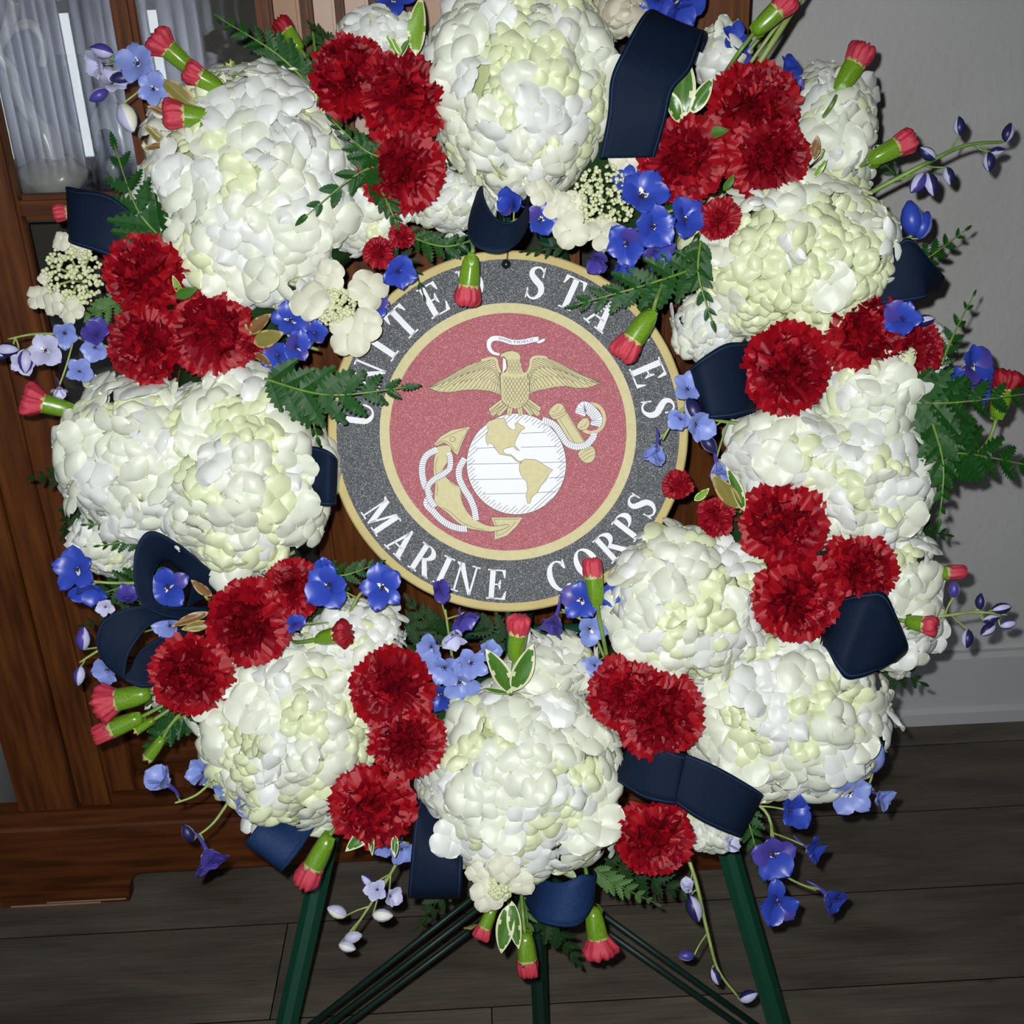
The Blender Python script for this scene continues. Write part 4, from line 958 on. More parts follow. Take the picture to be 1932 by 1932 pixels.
CN = [
 (665, 150, 78, 'red carnation at the upper left of the trio beside the top hydrangea', .035, (-.25, .2, 1)),
 (758, 185, 84, 'red carnation in the middle of the trio beside the top hydrangea', .045, (.1, .2, 1)),
 (760, 318, 76, 'red carnation at the bottom of the trio beside the top hydrangea', .05, (.1, -.2, 1)),
 (1422, 212, 86, 'large red carnation highest at the upper right, behind the variegated leaves', .042, (.05, .25, 1)),
 (1446, 296, 76, 'red carnation overlapping the lower side of the large one at the upper right', .05, (.1, -.25, 1)),
 (1290, 302, 80, 'red carnation under the variegated leaves above the word STATES', .05, (-.2, -.15, 1)),
 (280, 520, 76, 'bright red carnation at the top of the left trio under the navy ribbon', .05, (-.2, .15, 1)),
 (282, 650, 74, 'red carnation at the bottom left of the left trio on the white hydrangea', .048, (-.2, -.1, 1)),
 (400, 628, 78, 'red carnation at the right of the left trio near the brown leaves', .042, (.2, .0, 1)),
 (1482, 695, 82, 'round bright red carnation beside the navy ribbon right of the plaque', .06, (-.05, 0, 1)),
 (1622, 628, 78, 'red carnation left of the blue delphinium at the right', .035, (.05, .2, 1)),
 (1708, 662, 64, 'red carnation under the blue delphinium at the right edge', .03, (.2, -.1, 1)),
 (1475, 992, 82, 'red carnation at the upper left of the right hand trio', .055, (-.1, .15, 1)),
 (1614, 1075, 72, 'red carnation at the right of the right hand trio above the navy ribbon', .045, (.2, .1, 1)),
 (1500, 1124, 82, 'red carnation at the lower left of the right hand trio', .06, (0, -.15, 1)),
 (474, 1172, 82, 'bright red carnation in the middle of the lower left trio', .062, (0, .05, 1)),
 (556, 1112, 56, 'red carnation half hidden under the left hydrangea at the lower left', .04, (.1, .3, 1)),
 (368, 1268, 76, 'bright red carnation at the bottom of the lower left trio beside the ribbon loops', .06, (-.1, -.05, 1)),
 (742, 1296, 76, 'dark red carnation at the top of the column left of the bottom hydrangea', .05, (0, .25, 1)),
 (768, 1396, 70, 'dark red carnation in the middle of the column left of the bottom hydrangea', .055, (.1, 0, 1)),
 (706, 1518, 80, 'red carnation at the bottom of the column left of the bottom hydrangea', .055, (-.1, -.2, 1)),
 (1178, 1306, 70, 'red carnation left of the pair above the double navy ribbon', .05, (-.15, .2, 1)),
 (1240, 1345, 82, 'red carnation right of the pair above the double navy ribbon', .058, (.1, -.05, 1)),
 (1232, 1575, 72, 'bright red carnation right of the bottom hydrangea under the double ribbon', .05, (0, -.1, 1)),
]
for (x, y, r_, lab, w, n) in CN: carnation(x, y, r_, lab, w, n)
MR = ((8, 12, 1.0, 0.95), (8, 36, 0.95, 0.85), (7, 58, 0.9, 0.75), (5, 78, 0.85, 0.6))
for (x, y, r_, lab, w, n) in (
 (718, 478, 34, 'small half open pinkish red carnation left of its twin above the plaque', .055, (-.2, -.1, 1)),
 (758, 448, 28, 'small half open pinkish red carnation right of its twin above the plaque', .05, (.3, .2, 1)),
 (1355, 412, 42, 'small dark red carnation hanging under the upper right carnations', .055, (0, -.3, 1)),
 (1279, 915, 31, 'small red carnation touching the right rim of the plaque', .03, (-.2, 0, 1)),
 (1350, 976, 39, 'small red carnation between the plaque rim and the right hand trio', .035, (-.1, .1, 1)),
 (470, 655, 26, 'small folded red carnation at the right tip of the left trio', .055, (.5, -.3, 1)),
 (598, 882, 14, 'small red carnation tip inside the ribbon loop left of the plaque', .02, (0, .2, 1)),
): carnation(x, y, r_, lab, w, n, rings=MR, group='small half open carnations', sets=CPM)

# ------------------------------------------------------------------ carnation buds
def bud_petals(seed, m, flare):
    rnd = random.Random(seed); b = MB(); ph = rnd.uniform(0, 6.28); n = 48
    def mod(i, t, r, z):
        k = 0.10 * math.sin(8 * t + ph + i * .35 + math.sin(2 * t)) + 0.09 * math.sin(13 * t + ph * 2 + i) + 0.07 * math.sin(3 * t + ph)
        return r * (1 + k * (0.5 + 0.5 * i / 4)), z + (0.035 * math.sin(11 * t + ph) if i in (3, 4, 5) else 0)
    b.lathe([(0.13, 0.45), (0.19, 0.58), (0.225 * (0.6 + 0.4 * flare), 0.70), (0.25 * flare, 0.84), (0.235 * flare, 0.93), (0.16 * flare, 0.99), (0.07 * flare, 1.0), (0.01, 0.99)], n, 0, mod)
    return b.mesh('petals', m)
def calyx_mesh():
    b = MB()
    def mod(i, t, r, z):
        if i == 6: return r, z + 0.055 * math.cos(5 * t)
        return r * (1 + .04 * math.cos(5 * t)), z
    b.lathe([(0.06, 0.0), (0.12, 0.03), (0.165, 0.14), (0.19, 0.32), (0.20, 0.46), (0.205, 0.58), (0.21, 0.66), (0.17, 0.62)], 20, 0, mod)
    for i in range(len(b.f)):
        if 20 * 5 <= i < 20 * 6: b.m[i] = 1
    # two small bracts at the foot
    for s_ in (0, PI):
        o = len(b.v); c, s2 = math.cos(s_), math.sin(s_)
        for (x, y, z) in ((.13, -.07, -.02), (.13, .07, -.02), (.20, .06, .12), (.20, -.06, .12), (.19, 0, .24)): b.v.append(Vector((x * c - y * s2, x * s2 + y * c, z)))
        b.f += [(o, o + 1, o + 2, o + 3), (o + 3, o + 2, o + 4)]; b.m += [0, 0]
    return b.mesh('calyx', [M['calyx'], M['calyx_tip']])
BC = calyx_mesh()
BP = {('bud_pink', f_): bud_petals(i, M['bud_pink'], f_) for i, f_ in enumerate((0.8, 1.0, 1.35))}
BP.update({('bud_dark', f_): bud_petals(9 + i, M['bud_dark'], f_) for i, f_ in enumerate((0.8, 1.0, 1.35))})
def bud(tip, base, label, w0=.045, w1=.055, flare=1.0, m='bud_pink', stem=None, fat=1.0, closed=False):
    a, c = L(base[0], base[1], w0), L(tip[0], tip[1], w1); d = c - a; ln = d.length * 1.05
    o = root('carnation_bud', a, label, 'flower bud', 'carnation buds in the wreath')
    rot = align(d, random.uniform(0, 6))
    mt = TRS((0, 0, 0), rot, (ln * fat, ln * fat, ln))
    ob('calyx', BC, o, mtx=mt if not closed else TRS((0, 0, 0), rot, (ln * fat * 1.2, ln * fat * 1.2, ln * 1.45)))
    if not closed: ob('petals', BP[(m, flare)], o, mtx=mt)
    b = MB()
    if stem: pts = [Vector((0, 0, 0))] + [L(p[0], p[1], p[2]) - a for p in stem]
    else: pts = [Vector((0, 0, 0)), -d.normalized() * 0.02 + Vector((0, 0, -.006)), -d.normalized() * 0.04 + Vector((0, 0, -.04))]
    b.tube(crom(pts, 5), 0.0017, 6); ob('stem', b.mesh('stem', M['stem_green']), o)
BUDS = [
 ((1492, -5), (1422, 62), 'red tipped carnation bud crossing the top edge at the upper right', dict(flare=1.0, stem=[(1390, 105, .04), (1360, 150, .0)])),
 ((1632, 90), (1580, 176), 'pink tipped carnation bud sticking out over the wall at the upper right', dict(stem=[(1568, 200, .03), (1540, 240, -.01)], w0=.01, w1=.015)),
 ((1722, 262), (1640, 305), 'pink tipped carnation bud beside the delphinium spray at the right', dict(stem=[(1620, 315, .01), (1590, 330, -.01)], w0=.02, w1=.025)),
 ((1172, 672), (1232, 588), 'drooping pink tipped carnation bud covering the second T of STATES', dict(stem=[(1240, 560, .055), (1255, 520, .03)], w0=.05, w1=.045)),
 ((880, 572), (890, 480), 'drooping red tipped carnation bud covering the D of UNITED', dict(flare=1.0, stem=[(892, 470, .055), (890, 440, .02)], w0=.05, w1=.04)),
 ((292, 70), (362, 132), 'open pink tipped carnation bud highest of the three at the upper left', dict(flare=1.35, stem=[(395, 165, .04), (430, 210, .0)])),
 ((352, 132), (420, 170), 'pink tipped carnation bud in the middle of the three at the upper left', dict(flare=1.0, fat=1.15)),
 ((312, 216), (402, 222), 'pink tipped carnation bud lowest of the three at the upper left', dict(flare=1.0, fat=1.15, w0=.05, w1=.06)),
 ((104, 402), (165, 398), 'red carnation bud showing behind the navy ribbon at the left', dict(flare=1.0, w0=.01, w1=.015)),
 ((528, 40), (568, 95), 'dark red carnation bud above the fern at the top left', dict(m='bud_dark', flare=1.0, w0=.0, w1=.0)),
 ((48, 752), (140, 776), 'wide open red carnation bud at the far left edge', dict(flare=1.35, w0=.02, w1=.03)),
 ((186, 1328), (284, 1308), 'open red carnation bud under the ribbon loops at the lower left', dict(flare=1.35, w0=.03, w1=.03)),
 ((182, 1388), (268, 1352), 'slim red tipped carnation bud at the lower left', dict(flare=.8, w0=.02, w1=.02, stem=[(300, 1335, .02), (345, 1310, .0)], fat=.9)),
 ((1818, 1078), (1730, 1086), 'slim green carnation bud with a pink tip at the right over the wall', dict(flare=.8, w0=.0, w1=.0, fat=.7)),
 ((1764, 1182), (1708, 1172), 'pink tipped carnation bud beside the navy ribbon at the right edge', dict(flare=1.0, w0=.02, w1=.035, fat=1.3)),
 ((981, 1166), (970, 1246), 'upright pink tipped carnation bud just below the plaque', dict(flare=1.0, w0=.04, w1=.045, stem=[(966, 1285, .04), (964, 1310, .03)])),
 ((1117, 1058), (1127, 1142), 'slim upright carnation bud over the O of CORPS', dict(flare=.8, w0=.035, w1=.035, fat=.95, stem=[(1133, 1180, .03), (1146, 1240, .02)])),
 ((574, 1668), (622, 1576), 'drooping pink tipped carnation bud in front of the left easel leg', dict(flare=1.0, w0=.03, w1=.03, stem=[(640, 1555, .02), (655, 1530, .0)], fat=.9)),
 ((907, 1768), (930, 1712), 'drooping pink tipped carnation bud left of the three at the bottom', dict(flare=1.0, w0=.03, w1=.03)),
 ((998, 1838), (990, 1760), 'drooping pink tipped carnation bud lowest of the three at the bottom', dict(flare=.8, w0=.03, w1=.03, fat=1.1)),
 ((1134, 1800), (1118, 1712), 'wide open pink carnation bud under the navy ribbon at the bottom', dict(flare=1.35, w0=.03, w1=.03)),
 ((655, 1194), (598, 1206), 'round dark red carnation bud resting on the small white hydrangea', dict(m='bud_dark', flare=1.35, w0=.035, w1=.045, fat=1.1)),
 ((1902, 705), (1880, 790), 'red carnation bud behind the fern at the right edge', dict(m='bud_dark', flare=1.35, w0=-.01, w1=-.01)),
 ((278, 1432), (308, 1392), 'closed green carnation bud hanging at the lower left', dict(closed=True, w0=.01, w1=.01, fat=.9, stem=[(320, 1370, .01), (350, 1335, .0)])),
 ((256, 1380), (290, 1358), 'small closed green carnation bud beside the slim red tipped one', dict(closed=True, w0=.02, w1=.02, fat=.75)),
 ((432, 118), (458, 162), 'closed green carnation bud above the upper left hydrangea', dict(closed=True, w0=.02, w1=.025, fat=.8)),
]
for (t_, b_, lab, kw) in BUDS: bud(t_, b_, lab, **kw)

# ------------------------------------------------------------------ ferns
def pinna_mesh(seed, m, teeth=7, wid=0.30, tooth=0.30, round_=False):
    rnd = random.Random(seed); b = MB(); n = teeth * 2
    left, right = [], []
    for k in range(n + 1):
        t = k / n
        hw = wid * 0.5 * (math.sin(PI * min(1, 0.10 + 0.90 * t) ** (0.8)) ** 0.75 + 0.03) if t < 1 else 0.0
        if not round_: hw *= (1 + tooth * (1 if k % 2 else -1)); xo = 0.035 * (1 if k % 2 else 0)
        else: hw *= 1 + 0.08 * (1 if k % 2 else -1); xo = 0
        z = -0.10 * t * t + rnd.uniform(-.012, .012)
        left.append(Vector((t + xo, hw, z + 0.06 * hw / wid))); right.append(Vector((t + xo, -hw, z + 0.06 * hw / wid)))
    mid = [Vector((k / n, 0, -0.10 * (k / n) ** 2 - 0.015)) for k in range(n + 1)]
    b.v = left + mid + right
    q = n + 1
    for k in range(n): b.f += [(k, q + k, q + k + 1, k + 1), (q + k, 2 * q + k, 2 * q + k + 1, q + k + 1)]; b.m += [0, 0]
    return b.mesh('pinna', m, False)
PIN = {k: [pinna_mesh(200 + i * 7, M[k], 6 + i % 2, .30 + .04 * (i % 2)) for i in range(3)] for k in ('fern', 'fern_dark', 'fern_pale')}
PINR = {k: [pinna_mesh(300 + i, M[k], 5, .40, round_=True) for i in range(2)] for k in ('fern', 'fern_dark', 'fern_pale')}
def fern(path, width, label, n=10, m='fern', rounded=False, seed=0, fan=47):
    """path: (px, py, w) points from foot to tip; width: half width in px"""
    P_ = [L(*p) for p in path]; o = root('fern_frond', P_[0], label, 'fern', 'fern fronds in the wreath')
    rnd = random.Random(seed + int(path[0][0])); c = crom([p - P_[0] for p in P_], 10)
    b = MB(); k_ = len(c); b.tube(c, [0.0013 * (1 - 0.7 * i / k_) for i in range(k_)], 5); ob('rachis', b.mesh('rachis', M['stem_green' if m == 'fern' else m]), o)
    st = PINR[m] if rounded else PIN[m]
    n = max(5, round(n * 0.8))
    for i in range(n):
        t = 0.06 + 0.90 * i / n; x = t * (k_ - 1); a = int(x); p = c[a].lerp(c[min(a + 1, k_ - 1)], x - a)
        d = (c[min(a + 2, k_ - 1)] - c[max(a - 1, 0)]).normalized()
        prof = (0.55 + 1.6 * t if t < 0.28 else 1.0) * (1 - t) ** 0.75 + 0.10
        for s_ in (1, -1):
            ln = width * S * prof * rnd.uniform(0.9, 1.1); an = math.radians(fan - 14 * t + rnd.uniform(-6, 6)) * s_
            up = Vector((0, 0, 1)); x_ = (Matrix.Rotation(an, 3, up) @ d); x_.z += rnd.uniform(-.25, .12); x_.normalize()
            y_ = up.cross(x_).normalized(); z_ = x_.cross(y_)
            m3 = Matrix((x_, y_, z_)).transposed() @ Matrix.Rotation(rnd.uniform(-.35, .35), 3, 'X')
            ob('pinna', rnd.choice(st), o, mtx=TRS(p, m3, (ln, ln * (1.15 if rounded else 1.28), ln)))
    d = (c[-1] - c[-4]).normalized(); y_ = Vector((0, 0, 1)).cross(d).normalized()
    ln = width * S * 0.42; ob('pinna', st[0], o, mtx=TRS(c[-1] - d * ln * .3, Matrix((d, y_, d.cross(y_))).transposed(), (ln, ln, ln)))
FERNS = [
 ([(588, 165, .0), (520, 100, .015), (415, 35, .02)], 62, 'dark green fern frond at the top left pointing up left', {}),
 ([(640, 120, -.02), (620, 85, -.01), (585, 45, -.01)], 40, 'dark fern tip between the top left bud and the white cluster', dict(m='fern_dark')),
 ([(775, 320, .03), (690, 320, .055), (572, 412, .06)], 66, 'fern frond with rounded leaflets lying over the upper left hydrangea', dict(rounded=True, n=9)),
 ([(780, 300, .035), (700, 290, .06), (625, 225, .06)], 55, 'dark fern frond climbing between the upper left hydrangea and the carnations', dict(m='fern')),
 ([(700, 330, .03), (725, 370, .05), (748, 422, .05)], 46, 'short fern frond hanging under the lowest carnation of the upper trio', dict(rounded=True, n=7)),
 ([(590, 60, .0), (600, 140, .015), (600, 190, .02)], 36, 'narrow fern frond beside the uppermost carnation of the trio', dict(n=8)),
 ([(330, 470, .03), (262, 400, .05), (215, 272, .04)], 96, 'fern frond left of the upper left hydrangea above the navy ribbon', dict(n=8)),
 ([(500, 715, .04), (620, 745, .06), (768, 730, .05)], 92, 'large glossy fern frond reaching over the U and N of UNITED', dict(n=9)),
 ([(520, 700, .035), (575, 760, .05), (600, 830, .03)], 62, 'fern frond hanging below the large one left of the plaque', dict(n=7)),
 ([(760, 440, .0), (840, 465, .02), (925, 440, .01)], 46, 'dark fern frond behind the drooping bud at the top rim of the plaque', dict(m='fern')),
 ([(720, 505, .01), (770, 490, .02), (800, 560, .015)], 34, 'small fern frond over the upper left rim of the plaque', dict(m='fern_dark', n=7)),
 ([(1080, 455, .0), (1030, 470, .01), (985, 475, .0)], 30, 'dark fern tip over the top rim of the plaque', dict(m='fern_dark', n=6)),
 ([(1330, 500, .03), (1210, 540, .05), (1085, 575, .04)], 76, 'dark fern frond pointing left over the T and A of STATES', dict(n=10)),
 ([(1322, 455, .05), (1318, 520, .06), (1345, 612, .06)], 50, 'fern frond with rounded leaflets hanging over the yellow green hydrangea', dict(rounded=True, n=8)),
 ([(1240, 530, .03), (1225, 570, .04), (1230, 600, .03)], 46, 'dark fern frond behind the drooping bud on STATES', dict(m='fern_dark', n=6)),
 ([(1660, 755, .03), (1790, 760, .04), (1945, 742, .02)], 100, 'large wet fern frond pointing right over the blue delphinium at the right edge', dict(n=10)),
 ([(1700, 870, .03), (1810, 855, .03), (1960, 882, .0)], 118, 'wide fern frond pointing right over the wall at the right edge', dict(n=10)),
 ([(1760, 800, .045), (1780, 880, .06), (1772, 985, .05)], 52, 'fern frond with narrow leaflets hanging over the right hand hydrangea', dict(rounded=True, n=9)),
 ([(1775, 690, .0), (1800, 630, .0), (1838, 555, -.01)], 42, 'single fern tip pointing up at the right edge', dict(m='fern', n=6)),
 ([(1700, 520, -.02), (1760, 480, -.02), (1825, 432, -.03)], 52, 'fern tip behind the navy ribbon at the upper right', dict(n=7)),
 ([(1590, 210, -.03), (1555, 175, -.03), (1525, 140, -.04)], 42, 'dark fern tip beside the bud over the wall at the upper right', dict(m='fern_dark', n=5)),
 ([(1690, 330, -.02), (1650, 290, -.02), (1620, 258, -.03)], 34, 'dark fern tip behind the bud and the delphinium spray', dict(m='fern_dark', n=5)),
 ([(230, 880, -.03), (140, 895, -.02), (62, 902, -.03)], 62, 'dark fern frond at the far left in front of the cabinet', dict(m='fern_dark', n=8)),
 ([(240, 930, -.03), (150, 960, -.02), (118, 1010, -.03)], 66, 'dark fern frond drooping at the far left edge of the hydrangea', dict(m='fern_dark', n=7)),
 ([(245, 970, .01), (205, 985, .02), (160, 990, .02)], 34, 'small fern tip on the white piece at the far left', dict(n=6)),
 ([(285, 1010, .01), (235, 1022, .02), (185, 1030, .02)], 36, 'small toothed fern tip beside the upper ribbon loop', dict(n=6)),
 ([(330, 1090, -.01), (240, 1105, .0), (165, 1130, -.01)], 64, 'dark fern frond behind the ribbon loops at the lower left', dict(m='fern', n=9)),
 ([(330, 1150, -.02), (230, 1165, -.01), (155, 1180, -.02)], 52, 'fern frond left of the two ribbon loops', dict(m='fern_dark', n=8)),
 ([(390, 1330, .0), (330, 1360, .005), (278, 1415, .0)], 66, 'feathery fern frond among the buds at the lower left', dict(m='fern', n=11)),
 ([(590, 1085, .0), (650, 1085, .02), (715, 1062, .01)], 52, 'small glossy fern frond between the left hydrangea and the plaque', dict(n=7)),
 ([(860, 1210, -.02), (810, 1180, -.005), (770, 1130, -.01)], 56, 'dark fern frond below the word MARINE', dict(m='fern_dark', n=8)),
 ([(800, 1260, -.02), (790, 1200, -.01), (770, 1160, -.015)], 48, 'dark fern frond rising beside the small white hydrangea', dict(m='fern_dark', n=8)),
 ([(1000, 1230, -.04), (930, 1190, -.035), (880, 1170, -.04)], 62, 'dark fern frond under the lower rim of the plaque', dict(m='fern_dark', n=8)),
 ([(860, 1600, -.04), (830, 1690, -.03), (790, 1750, -.035)], 56, 'dark fern frond hanging under the navy ribbon at the bottom', dict(m='fern_dark', n=8)),
 ([(1120, 1640, -.01), (1170, 1672, .0), (1240, 1706, -.01)], 44, 'pale backed fern frond right of the bottom ribbon', dict(m='fern_pale', n=9)),
 ([(1140, 1620, -.04), (1230, 1660, -.04), (1310, 1690, -.04)], 70, 'dark fern frond under the bottom right carnation', dict(m='fern_dark', n=8)),
 ([(1010, 1690, -.03), (1050, 1750, -.03), (1090, 1815, -.035)], 66, 'dark fern frond hanging at the very bottom beside the pink bud', dict(m='fern_dark', n=9)),
 ([(985, 1690, .0), (995, 1740, .01), (978, 1815, .01)], 34, 'pale backed fern tip among the lowest buds', dict(m='fern_pale', n=7)),
 ([(1395, 1500, -.01), (1418, 1570, .0), (1440, 1660, -.01)], 46, 'fern frond hanging beside the right easel leg', dict(n=9)),
 ([(1640, 1230, -.04), (1690, 1265, -.04), (1742, 1290, -.045)], 58, 'dark fern tip at the right under the navy ribbon', dict(m='fern_dark', n=6)),
 ([(1700, 980, -.03), (1745, 1000, -.035), (1790, 1010, -.04)], 48, 'dark fern tip behind the right hand hydrangea', dict(m='fern_dark', n=6)),
 ([(240, 560, .0), (200, 585, .01), (150, 600, .01)], 46, 'fern frond behind the lacecap cluster at the far left', dict(m='fern_pale', n=6)),
]
for (p, wd_, lab, kw) in FERNS: fern(p, wd_, lab, **kw)

# ------------------------------------------------------------------ broad leaves
def leaf_mesh(seed, mi, me_, wid=0.38, edge=0.72, nu=9, nv=11, fold=0.12):
    rnd = random.Random(seed); b = MB()
    for j in range(nv):
        v = j / (nv - 1); hw = 0.5 * wid * max(0.02, math.sin(PI * (v ** 0.85)) ** 0.8)
        for i in range(nu):
            u = -1 + 2 * i / (nu - 1); b.v.append(Vector((v, u * hw, fold * abs(u) * hw * 2 - 0.14 * (v - .4) ** 2 + 0.01 * math.sin(9 * v + 3 * u))))
    for j in range(nv - 1):
        for i in range(nu - 1):
            a = j * nu + i; b.f.append((a, a + 1, a + nu + 1, a + nu))
            uc = abs(-1 + 2 * (i + .5) / (nu - 1)); b.m.append(1 if uc > edge + rnd.uniform(-.18, .1) or j in (0, nv - 2) else 0)
    return b.mesh('leaf', [mi, me_])
LF = {'var': [leaf_mesh(i, M['leaf_green'], M['leaf_margin'], .40) for i in range(3)], 'lime': [leaf_mesh(7 + i, M['leaf_lime'], M['leaf_margin'], .34, .86) for i in range(2)],
      'olive': [leaf_mesh(17 + i, M['leaf_olive'], M['leaf_edge'], .46, .9) for i in range(2)], 'brown': [leaf_mesh(27 + i, M['leaf_brown'], M['leaf_edge'], .42, .92) for i in range(2)], 'green': [leaf_mesh(37 + i, M['leaf_green'], M['leaf_green'], .5, .9) for i in range(2)]}
def leafsprig(foot, leaves, label, w=.05, cat='leaves'):
    l0 = L(foot[0], foot[1], w - .02); o = root('leaf_sprig', l0, label, cat, 'leaf sprigs in the wreath')
    b = MB(); b.tube([(0, 0, -.03), (0, 0, .005), (0, .004, .012)], .0012, 5); ob('stem', b.mesh('stem', M['stem_pale']), o)
    for (x0, y0, x1, y1, kind, ww) in leaves:
        a, c = L(x0, y0, w), L(x1, y1, w + .008); d = c - a; x_ = d.normalized(); y_ = Vector((0, 0, 1)).cross(x_).normalized(); m3 = Matrix((x_, y_, x_.cross(y_))).transposed() @ Matrix.Rotation(random.uniform(-.3, .3), 3, 'X')
        ob('leaf', random.choice(LF[kind]), o, mtx=TRS(a - l0, m3, (d.length, d.length * ww, d.length)))
SPR = [
 ((785, 108), [(784, 105, 792, -8, 'lime', 1.05), (760, 112, 728, 62, 'lime', .9), (752, 110, 775, 65, 'var', .7)], 'upright lime green leaf sprig at the top left of the top hydrangea'),
 ((1288, 222), [(1288, 225, 1288, 94, 'var', 1.0), (1283, 232, 1258, 165, 'var', 1.05), (1303, 215, 1345, 146, 'var', 1.0)], 'variegated three leaf sprig between the top ribbon and the carnations'),
 ((965, 1305), [(966, 1308, 918, 1225, 'var', .9), (968, 1305, 1006, 1218, 'var', 1.0), (962, 1308, 905, 1298, 'var', .4)], 'variegated leaf sprig at the top of the bottom hydrangea'),
 ((700, 1570), [(715, 1545, 652, 1608, 'var', .95), (700, 1560, 702, 1615, 'var', .6), (745, 1575, 745, 1618, 'var', .9)], 'variegated leaves under the lowest carnation of the left column'),
 ((960, 1705), [(958, 1708, 946, 1800, 'var', 1.0), (965, 1700, 978, 1792, 'var', .8), (900, 1745, 875, 1752, 'olive', .6)], 'variegated leaf pair hanging among the lowest buds'),
 ((395, 210), [(372, 205, 302, 148, 'olive', .9), (318, 215, 278, 200, 'brown', .9), (310, 268, 272, 235, 'olive', .9), (315, 272, 270, 280, 'brown', .6)], 'olive and brown leaf sprig beside the lowest bud at the upper left'),
 ((470, 625), [(470, 630, 510, 592, 'brown', 1.0), (478, 648, 534, 628, 'olive', 1.1), (480, 665, 512, 690, 'brown', .7)], 'brown and olive leaf sprig beside the left trio of carnations'),
 ((1395, 965), [(1398, 960, 1342, 895, 'olive', .8), (1405, 965, 1372, 880, 'var', .6), (1310, 945, 1338, 922, 'lime', 1.2)], 'olive leaf sprig between the small red carnations and the right hydrangea'),
 ((395, 1130), [(400, 1125, 360, 1095, 'brown', .9), (395, 1155, 322, 1182, 'brown', .6), (398, 1175, 342, 1188, 'olive', .8)], 'brown leaf sprig between the ribbon loops and the lower left carnations'),
 ((1545, 300), [(1535, 300, 1542, 255, 'brown', 1.0), (1535, 335, 1560, 300, 'lime', .9)], 'small brown leaf at the right of the upper right carnations'),
 ((1330, 260), [(1330, 255, 1375, 245, 'green', 1.0), (1365, 360, 1385, 330, 'green', .9)], 'small green leaves between the upper right carnations'),
 ((335, 545), [(345, 560, 325, 520, 'lime', 1.0), (330, 560, 372, 545, 'green', .8)], 'small green leaves inside the left trio of carnations'),
]
for (f_, lv, lab) in SPR: leafsprig(f_, lv, lab)

# ------------------------------------------------------------------ delphinium
def sepal_mesh(seed, m, wid=0.72, cup=0.16):
    rnd = random.Random(seed); b = MB(); nu, nv = 7, 7; ph = rnd.uniform(0, 6)
    for j in range(nv):
        v = j / (nv - 1); v = math.sin(PI / 2 * v); hw = 0.5 * wid * oval(v, 0.6, 0.22)
        for i in range(nu):
            u = -1 + 2 * i / (nu - 1); b.v.append(Vector((v - 0.06 * u * u * v, u * hw, cup * math.sin(PI * v) * .6 + cup * 1.2 * u * u * hw - 0.12 * v ** 3 + .03 * math.sin(4 * u + ph) * v)))
    for j in range(nv - 1):
        for i in range(nu - 1): a = j * nu + i; b.f.append((a, a + 1, a + nu + 1, a + nu)); b.m.append(0)
    return b.mesh('sepal', m)
DCOL = ('delph_royal', 'delph_pale', 'delph_lilac', 'delph_violet', 'delph_navy')
SEP = {c: [sepal_mesh(400 + i, M[c], .70 + .1 * i) for i in range(3)] for c in DCOL}
b = MB()
for k in range(4):
    t = k * PI / 2 + .3; o = len(b.v); c, s_ = math.cos(t), math.sin(t)
    for (x, y, z) in ((.02, -.06, .05), (.02, .06, .05), (.24, .11, .16), (.24, -.11, .16), (.32, 0, .20)): b.v.append(Vector((x * c - y * s_, x * s_ + y * c, z)))
    b.f += [(o, o + 1, o + 2, o + 3), (o + 3, o + 2, o + 4)]; b.m += [0, 0]
uv_sphere(b, (0, 0, .12), .09, 8, 4, 1)
for k in range(5):
    t = k * 1.26; uv_sphere(b, (.12 * math.cos(t), .12 * math.sin(t), .20), .035, 6, 3, 1)
EYE = b.mesh('blossom', [M['delph_eye'], M['delph_dark']])
SPUR = {}
for c in DCOL:
    b = MB(); b.tube(crom([(0, 0, .03), (0, 0, -.25), (.08, 0, -.6), (.22, 0, -.85)], 4), [.12 - .085 * i / 12 for i in range(13)], 7); SPUR[c] = b.mesh('spur', M[c])
def bud_d(c1, c2):
    b = MB(); n = 14
    b.lathe([(0.05, 0), (.20, .12), (.30, .34), (.31, .55), (.22, .80), (.06, 1.0)], n)
    for i in range(len(b.f)):
        if i < n * 5 and (i % n) in (0, 1, 2, 7, 8): b.m[i] = 1
    return b.mesh('flower_bud', [M[c1], M[c2]])
DB = {'dark': bud_d('delph_navy', 'delph_lilac'), 'pale': bud_d('delph_violet', 'delph_lilac'), 'blue': bud_d('delph_royal', 'delph_pale'), 'white': bud_d('delph_lilac', 'delph_eye')}
CC = {'r': 'delph_royal', 'p': 'delph_pale', 'l': 'delph_lilac', 'v': 'delph_violet', 'n': 'delph_navy'}
